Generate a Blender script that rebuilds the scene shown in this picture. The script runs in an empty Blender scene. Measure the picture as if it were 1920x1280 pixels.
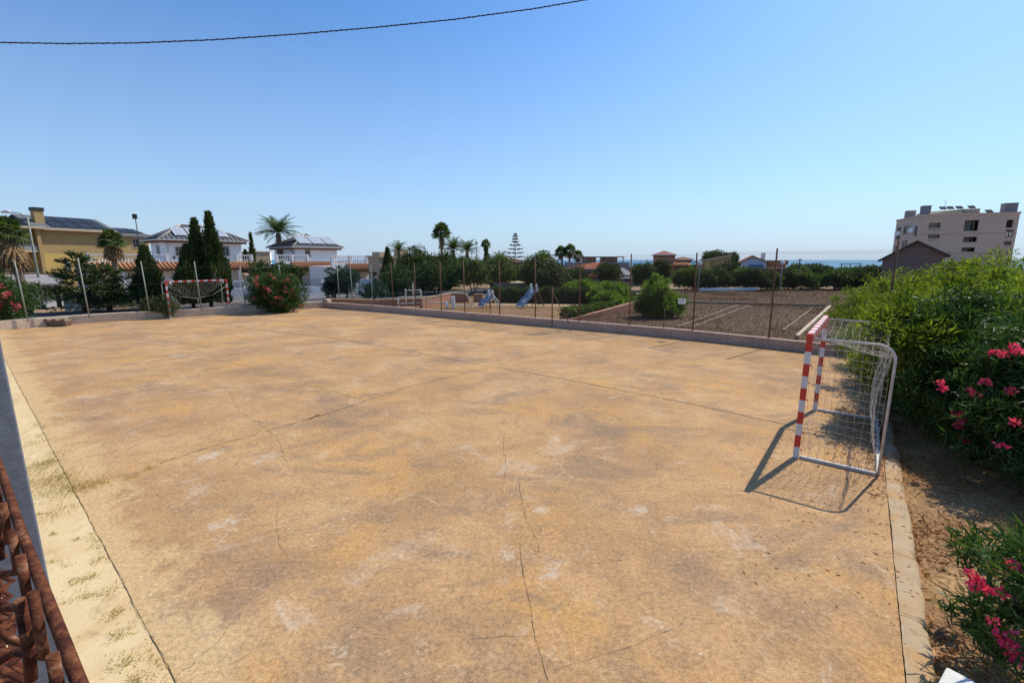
import bpy, math, random
import numpy as np
from mathutils import Vector, Matrix
R=math.radians
sc=bpy.context.scene
# ------------------------------------------------------------------ camera
H=3.17; F=850.0; PITCH=math.atan(153/850)
cam=bpy.data.cameras.new('camera'); cam.sensor_width=36; cam.lens=36*F/1920
cam.clip_start=0.02; cam.clip_end=40000
co=bpy.data.objects.new('camera',cam); sc.collection.objects.link(co)
co.location=(0,0,H); co.rotation_euler=(math.pi/2-PITCH,0,0); sc.camera=co
# ------------------------------------------------------------------ sky and sun
SUN_AZ=51.0; SUN_EL=49.5          # azimuth clockwise from +Y
w=bpy.data.worlds.new('World'); sc.world=w; w.use_nodes=True
nt=w.node_tree; bgn=nt.nodes['Background']
sky=nt.nodes.new('ShaderNodeTexSky'); sky.sky_type='NISHITA'; sky.sun_disc=False
sky.sun_elevation=R(SUN_EL); sky.sun_rotation=R(SUN_AZ)
sky.air_density=1.0; sky.dust_density=.7; sky.ozone_density=2.0; sky.altitude=0
hs=nt.nodes.new('ShaderNodeHueSaturation'); hs.inputs['Saturation'].default_value=1.12; nt.links.new(sky.outputs[0],hs.inputs['Color'])
tn=nt.nodes.new('ShaderNodeMix'); tn.data_type='RGBA'; tn.blend_type='MULTIPLY'; tn.inputs[0].default_value=1; tn.inputs[7].default_value=(.68,.93,1.13,1)
nt.links.new(hs.outputs[0],tn.inputs[6])
# thin blue sea haze low on the horizon
tcw=nt.nodes.new('ShaderNodeTexCoord'); sz=nt.nodes.new('ShaderNodeSeparateXYZ'); nt.links.new(tcw.outputs['Generated'],sz.inputs[0])
rz_=nt.nodes.new('ShaderNodeValToRGB'); nt.links.new(sz.outputs[2],rz_.inputs[0]); e_=rz_.color_ramp.elements
e_[0].position=0.0; e_[0].color=(.82,.82,.82,1); e_[1].position=.42; e_[1].color=(0,0,0,1); e2_=e_.new(.12); e2_.color=(.46,.46,.46,1)
hm_=nt.nodes.new('ShaderNodeMix'); hm_.data_type='RGBA'; nt.links.new(rz_.outputs[0],hm_.inputs[0]); nt.links.new(tn.outputs[2],hm_.inputs[6]); hm_.inputs[7].default_value=(3.4,4.2,5.6,1)
nt.links.new(hm_.outputs[2],bgn.inputs['Color']); bgn.inputs['Strength'].default_value=0.12
sl=bpy.data.lights.new('sun','SUN'); sl.energy=4.0; sl.angle=R(0.5); sl.color=(1,.92,.78)
so=bpy.data.objects.new('sun',sl); sc.collection.objects.link(so)
sd=Vector((math.sin(R(SUN_AZ))*math.cos(R(SUN_EL)),math.cos(R(SUN_AZ))*math.cos(R(SUN_EL)),math.sin(R(SUN_EL))))
so.rotation_euler=sd.to_track_quat('Z','Y').to_euler(); so.location=(20,20,40)
sc.view_settings.view_transform='Standard'; sc.view_settings.look='None'
sc.view_settings.exposure=0.34; sc.view_settings.gamma=1.0
sc.cycles.max_bounces=6; sc.cycles.transparent_max_bounces=12
# ------------------------------------------------------------------ helpers
rnd=random.Random(7); rng=np.random.default_rng(11)
cp,sp=math.cos(PITCH),math.sin(PITCH)
def ray(x,y):
    a=(x-960)/F; b=-(y-640)/F
    return Vector((a,cp+b*sp,-sp+b*cp))
def G(x,y,z=0.0):
    r=ray(x,y); t=(z-H)/r.z
    return Vector((r.x*t,r.y*t,z))
def W(x,y,Y):
    r=ray(x,y); t=Y/r.y
    return Vector((r.x*t,Y,H+r.z*t))
U=Vector((-.7880,.6157,0)); V=Vector((.6157,.7880,0)); CA=math.atan2(.7880,.6157)
def tag(o,label=None,cat=None,group=None,kind=None):
    if label: o['label']=label
    if cat: o['category']=cat
    if group: o['group']=group
    if kind: o['kind']=kind
    return o
def thing(name,label,cat,loc=(0,0,0),rz=0,group=None):
    o=bpy.data.objects.new(name,None); o.empty_display_size=.3; sc.collection.objects.link(o)
    o.location=loc; o.rotation_euler=(0,0,rz)
    return tag(o,label,cat,group)
def link(name,me,parent=None):
    o=bpy.data.objects.new(name,me); sc.collection.objects.link(o)
    if parent: o.parent=parent
    return o
def copy_tree(o,parent=None):
    c=o.copy(); sc.collection.objects.link(c); c.parent=parent
    for ch in list(o.children): copy_tree(ch,c)
    return c
class MB:
    def __init__(s): s.v=[]; s.f=[]; s.m=[]; s.mi=0; s.sm=[]; s.smooth=False
    def face(s,idx):
        s.f.append(idx); s.m.append(s.mi); s.sm.append(s.smooth)
    def poly(s,pts):
        n=len(s.v); s.v+= [tuple(p) for p in pts]; s.face(list(range(n,n+len(pts)))); return s
    def hexa(s,p):
        n=len(s.v); s.v+=[tuple(q) for q in p]
        for a in ((0,3,2,1),(4,5,6,7),(0,1,5,4),(1,2,6,5),(2,3,7,6),(3,0,4,7)): s.face([n+i for i in a])
        return s
    def box(s,x0,x1,y0,y1,z0,z1):
        return s.hexa([(x0,y0,z0),(x1,y0,z0),(x1,y1,z0),(x0,y1,z0),(x0,y0,z1),(x1,y0,z1),(x1,y1,z1),(x0,y1,z1)])
    def bar(s,a,b,w,h=None,up=(0,0,1)):
        a=Vector(a);b=Vector(b);h=h or w;d=(b-a).normalized();up=Vector(up)
        if abs(d.dot(up))>.98: up=Vector((1,0,0)) if abs(d.x)<.9 else Vector((0,1,0))
        x=d.cross(up).normalized()*w/2; y=x.cross(d).normalized()*h/2
        return s.hexa([a-x-y,a+x-y,a+x+y,a-x+y,b-x-y,b+x-y,b+x+y,b-x+y])
    def tube(s,pts,r,n=8,cap=True):
        pts=[Vector(p) for p in pts]; rs=r if isinstance(r,(list,tuple)) else [r]*len(pts)
        base=len(s.v); prev=None
        old=s.smooth; s.smooth=True
        for i,p in enumerate(pts):
            if i==0: d=pts[1]-p
            elif i==len(pts)-1: d=p-pts[i-1]
            else: d=(pts[i+1]-p).normalized()+(p-pts[i-1]).normalized()
            d=d.normalized() if d.length>1e-9 else Vector((0,0,1))
            if prev is None:
                prev=d.orthogonal().normalized()
            prev=(prev-d*prev.dot(d)); prev=prev.normalized() if prev.length>1e-6 else d.orthogonal().normalized()
            q=d.cross(prev)
            for k in range(n):
                a=2*math.pi*k/n; s.v.append(tuple(p+(prev*math.cos(a)+q*math.sin(a))*rs[i]))
        for i in range(len(pts)-1):
            for k in range(n):
                k2=(k+1)%n; s.face([base+i*n+k,base+i*n+k2,base+(i+1)*n+k2,base+(i+1)*n+k])
        s.smooth=False
        if cap:
            s.face([base+k for k in range(n)][::-1]); s.face([base+(len(pts)-1)*n+k for k in range(n)])
        s.smooth=old
        return s
    def build(s,name,mats,parent=None,bevel=0):
        me=bpy.data.meshes.new(name); me.from_pydata(s.v,[],s.f)
        mats=mats if isinstance(mats,(list,tuple)) else [mats]
        for m in mats: me.materials.append(m)
        me.polygons.foreach_set('material_index',s.m); me.polygons.foreach_set('use_smooth',s.sm)
        me.update(); o=link(name,me,parent)
        if bevel:
            b=o.modifiers.new('bevel','BEVEL'); b.width=bevel; b.segments=2; b.limit_method='ANGLE'
        return o
def npmesh(name,verts,faces4,mat,parent=None,smooth=False):
    """verts (n,3) array, faces4 (m,k) array"""
    me=bpy.data.meshes.new(name); k=faces4.shape[1]
    me.vertices.add(len(verts)); me.vertices.foreach_set('co',verts.astype(np.float32).ravel())
    me.loops.add(faces4.size); me.loops.foreach_set('vertex_index',faces4.astype(np.int32).ravel())
    me.polygons.add(len(faces4)); me.polygons.foreach_set('loop_start',np.arange(0,faces4.size,k,dtype=np.int32))
    me.polygons.foreach_set('loop_total',np.full(len(faces4),k,dtype=np.int32))
    me.update(calc_edges=True); me.validate()
    me.materials.append(mat)
    if smooth: me.polygons.foreach_set('use_smooth',[True]*len(faces4))
    return link(name,me,parent)
# ------------------------------------------------------------------ materials
def nodes(m): m.use_nodes=True; return m.node_tree,m.node_tree.nodes,m.node_tree.links,m.node_tree.nodes['Principled BSDF']
def ramp(N,L,src,stops):
    r=N.new('ShaderNodeValToRGB'); L.new(src,r.inputs[0]); e=r.color_ramp.elements
    while len(e)<len(stops): e.new(.5)
    for i,(p,c) in enumerate(stops):
        e[i].position=p; e[i].color=(c if len(c)==4 else (*c,1)) if isinstance(c,tuple) else (c,c,c,1)
    return r.outputs[0]
def mixc(N,L,f,a,b,mode='MIX'):
    x=N.new('ShaderNodeMix'); x.data_type='RGBA'; x.blend_type=mode
    for s,vv in ((x.inputs[0],f),(x.inputs[6],a),(x.inputs[7],b)):
        if hasattr(vv,'is_linked') or hasattr(vv,'links'): L.new(vv,s)
        else: s.default_value=vv if not isinstance(vv,tuple) else ((*vv,1) if len(vv)==3 else vv)
    return x.outputs[2]
def noise(N,L,vec,scale,detail=4,rough=.55,dist=0):
    n=N.new('ShaderNodeTexNoise'); n.inputs['Scale'].default_value=scale; n.inputs['Detail'].default_value=detail
    n.inputs['Roughness'].default_value=rough; n.inputs['Distortion'].default_value=dist
    if vec is not None: L.new(vec,n.inputs['Vector'])
    return n.outputs[0]
def mat(name,c,rough=.8,var=.15,scale=3.0,c2=None,bump=.0,bscale=40,metal=0,spec=.3,fine=.06):
    m=bpy.data.materials.new(name); T,N,L,P=nodes(m)
    tc=N.new('ShaderNodeTexCoord').outputs['Object']
    c2=c2 or tuple(x*(1-var*1.6) for x in c)
    n1=noise(N,L,tc,scale,5,.6)
    f=ramp(N,L,n1,[(.32,0.0),(.68,1.0)])
    col=mixc(N,L,f,c,c2)
    n2=noise(N,L,tc,scale*14,3,.6)
    g=ramp(N,L,n2,[(.3,1-fine*3),(.7,1+fine)])
    col=mixc(N,L,1.0,col,g,'MULTIPLY')
    L.new(col,P.inputs['Base Color']); P.inputs['Roughness'].default_value=rough
    P.inputs['Metallic'].default_value=metal; P.inputs['Specular IOR Level'].default_value=spec
    if bump:
        b=N.new('ShaderNodeBump'); b.inputs['Strength'].default_value=bump; b.inputs['Distance'].default_value=.02
        L.new(noise(N,L,tc,bscale,5,.65),b.inputs['Height']); L.new(b.outputs[0],P.inputs['Normal'])
    return m
def leafmat(name,c1,c2,c3=None,trans=.3,rough=.5):
    m=bpy.data.materials.new(name); T,N,L,P=nodes(m)
    g=N.new('ShaderNodeNewGeometry')
    st=[(0,c1),(.6,c2)]+([(1,c3)] if c3 else [])
    col=ramp(N,L,g.outputs['Random Per Island'],st)
    tc=N.new('ShaderNodeTexCoord').outputs['Object']
    v=ramp(N,L,noise(N,L,tc,.9,3,.5),[(.3,.62),(.7,1.25)])
    col=mixc(N,L,1.0,col,v,'MULTIPLY')
    L.new(col,P.inputs['Base Color']); P.inputs['Roughness'].default_value=rough; P.inputs['Specular IOR Level'].default_value=.15
    tr=N.new('ShaderNodeBsdfTranslucent'); L.new(mixc(N,L,1.0,col,(1.35,1.5,.6),'MULTIPLY'),tr.inputs['Color'])
    ms=N.new('ShaderNodeMixShader'); ms.inputs[0].default_value=trans
    L.new(P.outputs[0],ms.inputs[1]); L.new(tr.outputs[0],ms.inputs[2]); L.new(ms.outputs[0],N['Material Output'].inputs['Surface'])
    return m
M={}
def court_mat():
    m=bpy.data.materials.new('court_concrete'); T,N,L,P=nodes(m)
    tc=N.new('ShaderNodeTexCoord').outputs['Object']
    def off(x,y,s=(1,1,1),rot=0):
        mp=N.new('ShaderNodeMapping'); L.new(tc,mp.inputs[0]); mp.inputs['Location'].default_value=(x,y,0); mp.inputs['Scale'].default_value=s; mp.inputs['Rotation'].default_value=(0,0,rot); return mp.outputs[0]
    col=ramp(N,L,noise(N,L,off(1,4),.55,9,.66,.5),[(.30,(.36,.225,.115)),(.45,(.45,.275,.135)),(.57,(.53,.33,.16)),(.72,(.58,.40,.22))])
    f=ramp(N,L,noise(N,L,off(9,2),.5,6,.6,.4),[(.52,0.0),(.66,.8)]); col=mixc(N,L,f,col,(.56,.325,.115))        # ochre wash
    f=ramp(N,L,noise(N,L,off(31,7,(1,1.9,1),.9),.36,11,.74,.7),[(.505,0.0),(.63,.68)]); col=mixc(N,L,f,col,(.235,.175,.125))  # grey lichen
    f=ramp(N,L,noise(N,L,off(-11,17,(1,1.6,1),.4),1.5,12,.78,1.0),[(.53,0.0),(.65,.65)]); col=mixc(N,L,f,col,(.28,.195,.125))
    f=ramp(N,L,noise(N,L,off(3,-7),4.2,10,.78,.8),[(.54,0.0),(.66,.75)]); col=mixc(N,L,f,col,(.32,.21,.12))
    f=ramp(N,L,noise(N,L,off(5,-23),1.15,12,.74,1.0),[(.57,0.0),(.64,.45),(.76,.65)]); col=mixc(N,L,f,col,(.58,.48,.36))   # pale scuffed patches
    f=ramp(N,L,noise(N,L,off(15,-3,(1,2.4,1),1.1),4.0,11,.80,1.8),[(.56,0.0),(.66,.75)]); col=mixc(N,L,f,col,(.62,.46,.29))  # pale wisps
    # bleached patches at set places
    nz=noise(N,L,off(2,2),3.4,11,.74,1.3)
    for (cx_,cy_,rr) in BLEACH:
        d=N.new('ShaderNodeVectorMath'); d.operation='DISTANCE'; L.new(tc,d.inputs[0]); d.inputs[1].default_value=(cx_,cy_,0)
        mr=N.new('ShaderNodeMapRange'); L.new(d.outputs['Value'],mr.inputs[0]); mr.inputs[1].default_value=0; mr.inputs[2].default_value=rr; mr.inputs[3].default_value=.13; mr.inputs[4].default_value=-.16
        ad=N.new('ShaderNodeMath'); ad.operation='ADD'; L.new(nz,ad.inputs[0]); L.new(mr.outputs[0],ad.inputs[1])
        f=ramp(N,L,ad.outputs[0],[(.55,0.0),(.63,.62)]); col=mixc(N,L,f,col,(.58,.50,.39))
    # crumbly sandy margin along the left joint
    dv=N.new('ShaderNodeVectorMath'); dv.operation='DOT_PRODUCT'; L.new(tc,dv.inputs[0]); dv.inputs[1].default_value=(-Ld.y if -Ld.y*V.x+Ld.x*V.y>0 else Ld.y,Ld.x if -Ld.y*V.x+Ld.x*V.y>0 else -Ld.x,0)
    base_=(dv.inputs[1].default_value[0]*L0.x+dv.inputs[1].default_value[1]*L0.y)
    mr=N.new('ShaderNodeMapRange'); L.new(dv.outputs['Value'],mr.inputs[0]); mr.inputs[1].default_value=base_; mr.inputs[2].default_value=base_+1.0; mr.inputs[3].default_value=.24; mr.inputs[4].default_value=-.22
    ad=N.new('ShaderNodeMath'); ad.operation='ADD'; L.new(noise(N,L,off(7,7),1.6,8,.7,.8),ad.inputs[0]); L.new(mr.outputs[0],ad.inputs[1])
    f=ramp(N,L,ad.outputs[0],[(.50,0.0),(.66,.85)]); col=mixc(N,L,f,col,(.60,.43,.22))
    # healed crazing, pale, and hair cracks, dark
    nn=N.new('ShaderNodeTexNoise'); nn.inputs['Scale'].default_value=1.3; nn.inputs['Detail'].default_value=7; L.new(tc,nn.inputs['Vector'])
    sc_=N.new('ShaderNodeVectorMath'); sc_.operation='SCALE'; sc_.inputs['Scale'].default_value=.9; L.new(nn.outputs['Color'],sc_.inputs[0])
    wv=N.new('ShaderNodeVectorMath'); wv.operation='ADD'; L.new(tc,wv.inputs[0]); L.new(sc_.outputs[0],wv.inputs[1])
    for sc0,wd,cc_,mo,am in ((.8,.03,(.62,.43,.24),(4,9),.4),(.55,.0032,(.17,.12,.08),(22,5),.8),(1.7,.006,(.22,.15,.10),(-6,15),.6)):
        vo=N.new('ShaderNodeTexVoronoi'); vo.feature='DISTANCE_TO_EDGE'; vo.inputs['Scale'].default_value=sc0; L.new(wv.outputs[0],vo.inputs['Vector'])
        f=ramp(N,L,vo.outputs['Distance'],[(.0,am),(wd,0.0)]); msk=ramp(N,L,noise(N,L,off(*mo),.6,5,.6),[(.50,0.0),(.60,1.0)])
        mm=N.new('ShaderNodeMath'); mm.operation='MULTIPLY'; L.new(f,mm.inputs[0]); L.new(msk,mm.inputs[1]); col=mixc(N,L,mm.outputs[0],col,cc_)
    g=ramp(N,L,noise(N,L,tc,22,10,.82),[(.34,.56),(.5,.98),(.66,1.32)]); col=mixc(N,L,1.0,col,g,'MULTIPLY')
    g=ramp(N,L,noise(N,L,off(1,1),90,4,.8),[(.38,.70),(.6,1.12)]); col=mixc(N,L,1.0,col,g,'MULTIPLY'); col=mixc(N,L,1.0,col,(.99,.95,.93),'MULTIPLY')
    sp_=N.new('ShaderNodeTexVoronoi'); sp_.inputs['Scale'].default_value=7; L.new(tc,sp_.inputs['Vector']); f=ramp(N,L,sp_.outputs['Distance'],[(.05,.9),(.11,0.0)])
    mk=ramp(N,L,noise(N,L,off(8,8),1.2,5,.7),[(.5,0.0),(.6,1.0)]); mm=N.new('ShaderNodeMath'); mm.operation='MULTIPLY'; L.new(f,mm.inputs[0]); L.new(mk,mm.inputs[1])
    col=mixc(N,L,mm.outputs[0],col,(.64,.56,.44))
    L.new(col,P.inputs['Base Color']); P.inputs['Roughness'].default_value=.88; P.inputs['Specular IOR Level'].default_value=.15
    b=N.new('ShaderNodeBump'); b.inputs['Strength'].default_value=.45; b.inputs['Distance'].default_value=.012
    L.new(noise(N,L,tc,30,9,.75),b.inputs['Height']); L.new(b.outputs[0],P.inputs['Normal'])
    return m
L0=G(330,1280); Ld=(G(60,770)-G(330,1280)).normalized()
BLEACH=[(*G(950,1040)[:2],.34),(*G(1040,1080)[:2],.36),(*G(1110,1125)[:2],.25),(*G(420,985)[:2],.5),(*G(390,855)[:2],.6),(*G(1200,955)[:2],.4),(*G(1010,955)[:2],.35),(*G(640,1220)[:2],.3),(*G(640,650)[:2],1.3)]
def brick_mat():
    m=bpy.data.materials.new('red_brick'); T,N,L,P=nodes(m)
    tc=N.new('ShaderNodeTexCoord').outputs['Object']
    sx=N.new('ShaderNodeSeparateXYZ'); L.new(tc,sx.inputs[0]); cx_=N.new('ShaderNodeCombineXYZ')
    ad=N.new('ShaderNodeMath'); ad.operation='ADD'; L.new(sx.outputs[0],ad.inputs[0]); L.new(sx.outputs[1],ad.inputs[1])
    L.new(ad.outputs[0],cx_.inputs[0]); L.new(sx.outputs[2],cx_.inputs[1])
    b=N.new('ShaderNodeTexBrick'); L.new(cx_.outputs[0],b.inputs['Vector']); b.inputs['Scale'].default_value=1
    b.inputs['Brick Width'].default_value=.26; b.inputs['Row Height'].default_value=.075; b.inputs['Mortar Size'].default_value=.012
    b.inputs['Color1'].default_value=(.38,.15,.08,1); b.inputs['Color2'].default_value=(.30,.11,.06,1); b.inputs['Mortar'].default_value=(.36,.24,.16,1)
    f=ramp(N,L,noise(N,L,tc,1.3,6,.65),[(.45,0.0),(.7,.6)])
    col=mixc(N,L,f,b.outputs['Color'],(.20,.12,.09))
    L.new(col,P.inputs['Base Color']); P.inputs['Roughness'].default_value=.9
    return m
M['court']=court_mat(); M['brick']=brick_mat()
def worn(name,c,c2,c3,sc0=1.0):
    m=bpy.data.materials.new(name); T,N,L,P=nodes(m); tc=N.new('ShaderNodeTexCoord').outputs['Object']
    col=ramp(N,L,noise(N,L,tc,.9*sc0,7,.6,.5),[(.36,c2),(.56,c)])
    f=ramp(N,L,noise(N,L,tc,3.1*sc0,8,.7,.8),[(.55,0.0),(.68,.8)]); col=mixc(N,L,f,col,c3)
    g=ramp(N,L,noise(N,L,tc,60,6,.8),[(.3,.84),(.7,1.08)]); col=mixc(N,L,1.0,col,g,'MULTIPLY')
    L.new(col,P.inputs['Base Color']); P.inputs['Roughness'].default_value=.9; P.inputs['Specular IOR Level'].default_value=.15
    b=N.new('ShaderNodeBump'); b.inputs['Strength'].default_value=.35; b.inputs['Distance'].default_value=.01
    L.new(noise(N,L,tc,14,9,.7),b.inputs['Height']); L.new(b.outputs[0],P.inputs['Normal']); return m
M['path']=worn('pale_concrete_path',(.66,.51,.29),(.58,.40,.20),(.42,.29,.15))
M['kerb']=worn('kerb_concrete',(.44,.33,.21),(.46,.28,.13),(.25,.17,.11),2.2)
M['ground']=mat('ochre_earth',(.34,.22,.12),.95,.3,.35,(.24,.165,.09),.6,8,fine=.14)
M['leaf_litter_soil']=mat('litter_soil',(.24,.12,.05),.95,.4,1.6,(.44,.26,.12),.8,22,fine=.22)
M['field']=mat('dry_field_soil',(.115,.066,.04),.95,.3,.6,(.155,.092,.052),.7,8,fine=.2)
M['sand']=mat('playground_sand',(.30,.165,.075),.95,.2,.5,(.23,.13,.065),.4,10,fine=.2)
M['strip']=mat('sandy_strip',(.52,.37,.23),.95,.3,.9,(.36,.24,.15),.4,10,fine=.15)
M['asphalt']=mat('asphalt_road',(.085,.085,.095),.9,.15,1.0,None,.3,30)
M['sea']=mat('sea_water',(.06,.19,.31),.7,.1,.004,(.09,.24,.37),.0,1,spec=.1)
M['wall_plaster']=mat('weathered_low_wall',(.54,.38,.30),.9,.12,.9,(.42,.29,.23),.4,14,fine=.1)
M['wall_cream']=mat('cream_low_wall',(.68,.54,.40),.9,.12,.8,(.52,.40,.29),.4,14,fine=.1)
M['white']=mat('white_render',(.87,.86,.84),.85,.04,.7,(.80,.79,.77))
M['crack']=mat('dark_crack',(.13,.09,.06),1,.3,8)  # dark strips drawn for slab cracks and kerb joints
M['crack_fill']=mat('crack_moss_fill',(.36,.26,.14),1,.3,8)
M['yellow']=mat('worn_yellow_paint',(.66,.46,.10),.9,.2,3,(.58,.36,.15),fine=.3)
M['grassy']=leafmat('dry_yellow_weed',(.46,.31,.05),(.34,.27,.05),(.52,.38,.11),.15,.8)
M['drygrass']=leafmat('dry_brown_grass',(.125,.066,.038),(.165,.09,.048),(.22,.13,.065),.15,.9)
M['litter']=leafmat('dead_leaf',(.34,.11,.035),(.46,.22,.085),(.17,.07,.03),.1,.8)
M['goal_red']=mat('goal_red_paint',(.62,.055,.03),.45,.15,6,(.52,.05,.035),.1,60,fine=.08)
M['goal_white']=mat('goal_white_paint',(.72,.72,.74),.45,.1,6,(.60,.58,.56),.1,60,fine=.08)
M['galv']=mat('painted_white_tube',(.62,.60,.58),.5,.15,7,(.45,.38,.32),.1,60)
M['net']=mat('net_cord',(.60,.55,.46),.9,.1,5)
M['rust_post']=mat('rusty_brown_post',(.22,.105,.055),.8,.3,3,(.13,.075,.05),.3,30)
M['grey_post']=mat('grey_green_post',(.34,.35,.30),.7,.2,3)
M['wire']=mat('galvanised_wire',(.26,.22,.19),.6,.2,3,metal=.2)
M['green_wire']=mat('green_coated_wire',(.07,.15,.12),.6,.2,3)
M['wood']=mat('stump_wood',(.13,.09,.06),.9,.4,8,(.30,.22,.15),.6,30)

# ------------------------------------------------------------------ ground, sea
def grid(name,xs,ys,zf,mt):
    X,Y=np.meshgrid(xs,ys,indexing='ij'); Z=zf(X,Y)
    v=np.stack([X.ravel(),Y.ravel(),Z.ravel()],1); nx,ny=len(xs),len(ys)
    i=np.arange(nx*ny).reshape(nx,ny); f=np.stack([i[:-1,:-1].ravel(),i[1:,:-1].ravel(),i[1:,1:].ravel(),i[:-1,1:].ravel()],1)
    return npmesh(name,v,f,mt,None,True)
def ground_z(X,Y):
    d=np.hypot(X,Y); t=np.clip((d-150)/260,0,1); t=t*t*(3-2*t)
    return -.06-24*t
g=grid('ground',np.linspace(-1200,1200,121),np.linspace(-300,1500,91),ground_z,M['ground']); tag(g,kind='structure')
s=MB(); s.poly([(-30000,-2000,-14),(30000,-2000,-14),(30000,36000,-14),(-30000,36000,-14)]); tag(s.build('sea',M['sea']),kind='structure')
def sheet(name,pts,z,mt,kind='structure',thick=None,parent=None):
    m=MB()
    P=[(p[0],p[1]) for p in pts]; A=sum(P[i][0]*P[(i+1)%len(P)][1]-P[(i+1)%len(P)][0]*P[i][1] for i in range(len(P)))
    if A<0: P=P[::-1]
    m.poly([(x,y,z) for x,y in P])
    if thick:
        n=len(P)
        for i in range(n):
            a,b=P[i],P[(i+1)%n]; m.poly([(a[0],a[1],z-thick),(b[0],b[1],z-thick),(b[0],b[1],z),(a[0],a[1],z)])
    o=m.build(name,mt,parent)
    if kind and not parent: tag(o,kind=kind)
    return o
# court outline
K0=G(1680,1100); Kd=(G(1665,930)-G(1700,1280)).normalized()
L0=G(330,1280); Ld=(G(60,770)-G(330,1280)).normalized()
def isect(p,d,q,e):
    den=d.x*e.y-d.y*e.x; t=((q.x-p.x)*e.y-(q.y-p.y)*e.x)/den; return p+d*t
c_near=isect(K0,Kd,L0,Ld)
wall_pts=[G(606,577),G(740,587),G(880,600),G(1040,614),G(1200,628),G(1350,643),G(1500,660)]
d_end=(wall_pts[-1]-wall_pts[-2]).normalized()
c_right=isect(wall_pts[-1],d_end,K0,Kd)
wall_pts.append(c_right.copy())
end_pts=[G(606,577),G(480,585),G(300,597),G(130,608),G(40,616)]
endd=(end_pts[-1]-end_pts[-2]).normalized()
c_left=isect(end_pts[-1],endd,L0,Ld)
end_pts.append(c_left.copy())
slab=sheet('court_slab',[c_near]+[c_right]+wall_pts[::-1][1:]+end_pts[1:],0.0,M['court'],thick=.3)
# pale strip on the left of the joint, and everything round the camera
pl=[L0+Ld*30,L0-Ld*6, L0-Ld*6-V*9, L0+Ld*30-V*9]
sheet('path',[c_left+Ld*4-V*.004,c_near-V*.004,c_near-V*8-Ld*3,c_left+Ld*4-V*8],-.004,M['path'],thick=.2)
# kerb on the right
Kn=Vector((Kd.y,-Kd.x,0)); 
kl=(c_right-c_near).length; kk=random.Random(3); nk=int(kl/.07); rows=[]; jo=0; ji=0; jz=0
for i in range(nk+1):
    jo=jo*.7+kk.uniform(-1,1)*.011; ji=ji*.6+kk.uniform(-1,1)*.004; jz=jz*.9+kk.uniform(-1,1)*.003
    chip=-.035 if kk.random()<.06 else 0
    p0=c_near+Kd*(i*.07); rows.append([(p0+Kn*(.008+ji)),(p0+Kn*(.07+ji)),(p0+Kn*(.14+jo)),(p0+Kn*(.19+jo+chip)),(p0+Kn*(.215+jo+chip))]); rows[-1]=[Vector((q.x,q.y,z)) for q,z in zip(rows[-1],(.004+jz,.012+jz+kk.uniform(-.002,.002),.010+jz+kk.uniform(-.003,.003),-.001+jz,-.07))]
kv=np.array([tuple(q) for r_ in rows for q in r_]); kf=np.array([(a*5+b,a*5+b+1,(a+1)*5+b+1,(a+1)*5+b) for a in range(nk) for b in range(4)])[:,::-1]
o=npmesh('kerb',kv,kf,M['kerb'],None,False); tag(o,kind='structure')
jn=MB()
for a_ in (.5,1.35,2.5,3.2,4.4,5.5,6.7,8.3,9.6,11):
    A_=c_near+Kd*a_; B_=A_+Kn*.2+Kd*kk.uniform(-.03,.03); M_=A_.lerp(B_,.5)+Kd*kk.uniform(-.02,.02)
    for q0,q1 in ((A_,M_),(M_,B_)): jn.poly([q0+Vector((0,0,.022)),q1+Vector((0,0,.02)),q1+Kd*.006+Vector((0,0,.02)),q0+Kd*.006+Vector((0,0,.022))])
jn.build('kerb_joint',M['crack'],o)
# litter soil on the right
sheet('soil',[c_near+Kn*.2-Kd*6,c_right+Kn*.2+Kd*9,c_right+Kn*14+Kd*9,c_near+Kn*14-Kd*6],-.05,M['leaf_litter_soil'])
# beyond right wall
WN=Vector((.58,.815,0))  # outwards from the right wall
strip_o=[p+WN*2.0 for p in wall_pts]
sheet('sand_strip',[p+WN*.05 for p in wall_pts]+strip_o[::-1],-.044,M['strip'])
fld=[G(1100,597),G(1200,571),G(1290,545),G(1640,541),W(1700,520,30),wall_pts[-1]+WN*2,wall_pts[-2]+WN*2,wall_pts[-4]+WN*2]
fld=[G(1075,602),G(1215,566),G(1240,545),G(1650,541),Vector((20,25,0)),wall_pts[-1]+WN*1.6,wall_pts[-2]+WN*1.6,wall_pts[-4]+WN*1.9]
sheet('field',fld,-.052+.004,M['field'])
ply=[G(612,568),G(640,556),G(800,551),G(1110,549),G(1150,566),G(1040,600),wall_pts[3]+WN*1.0,wall_pts[1]+WN*.5]
sheet('playground_sand',[p for p in ply],-.052,M['sand'])
sheet('sandy_path',[G(900,566),G(1135,571),G(1140,575),G(1000,573),G(880,569)],-.045,M['strip'])
# road behind the end wall
e0,e1=end_pts[0],end_pts[-1]; ed=(e1-e0).normalized(); en=Vector((-ed.y,ed.x,0)); 
if en.dot(e0)<0: en=-en
sheet('road',[e0+en*1.2-ed*30,e1+en*1.2+ed*30,e1+en*9+ed*30,e0+en*9-ed*30],-.045,M['asphalt'])
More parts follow.
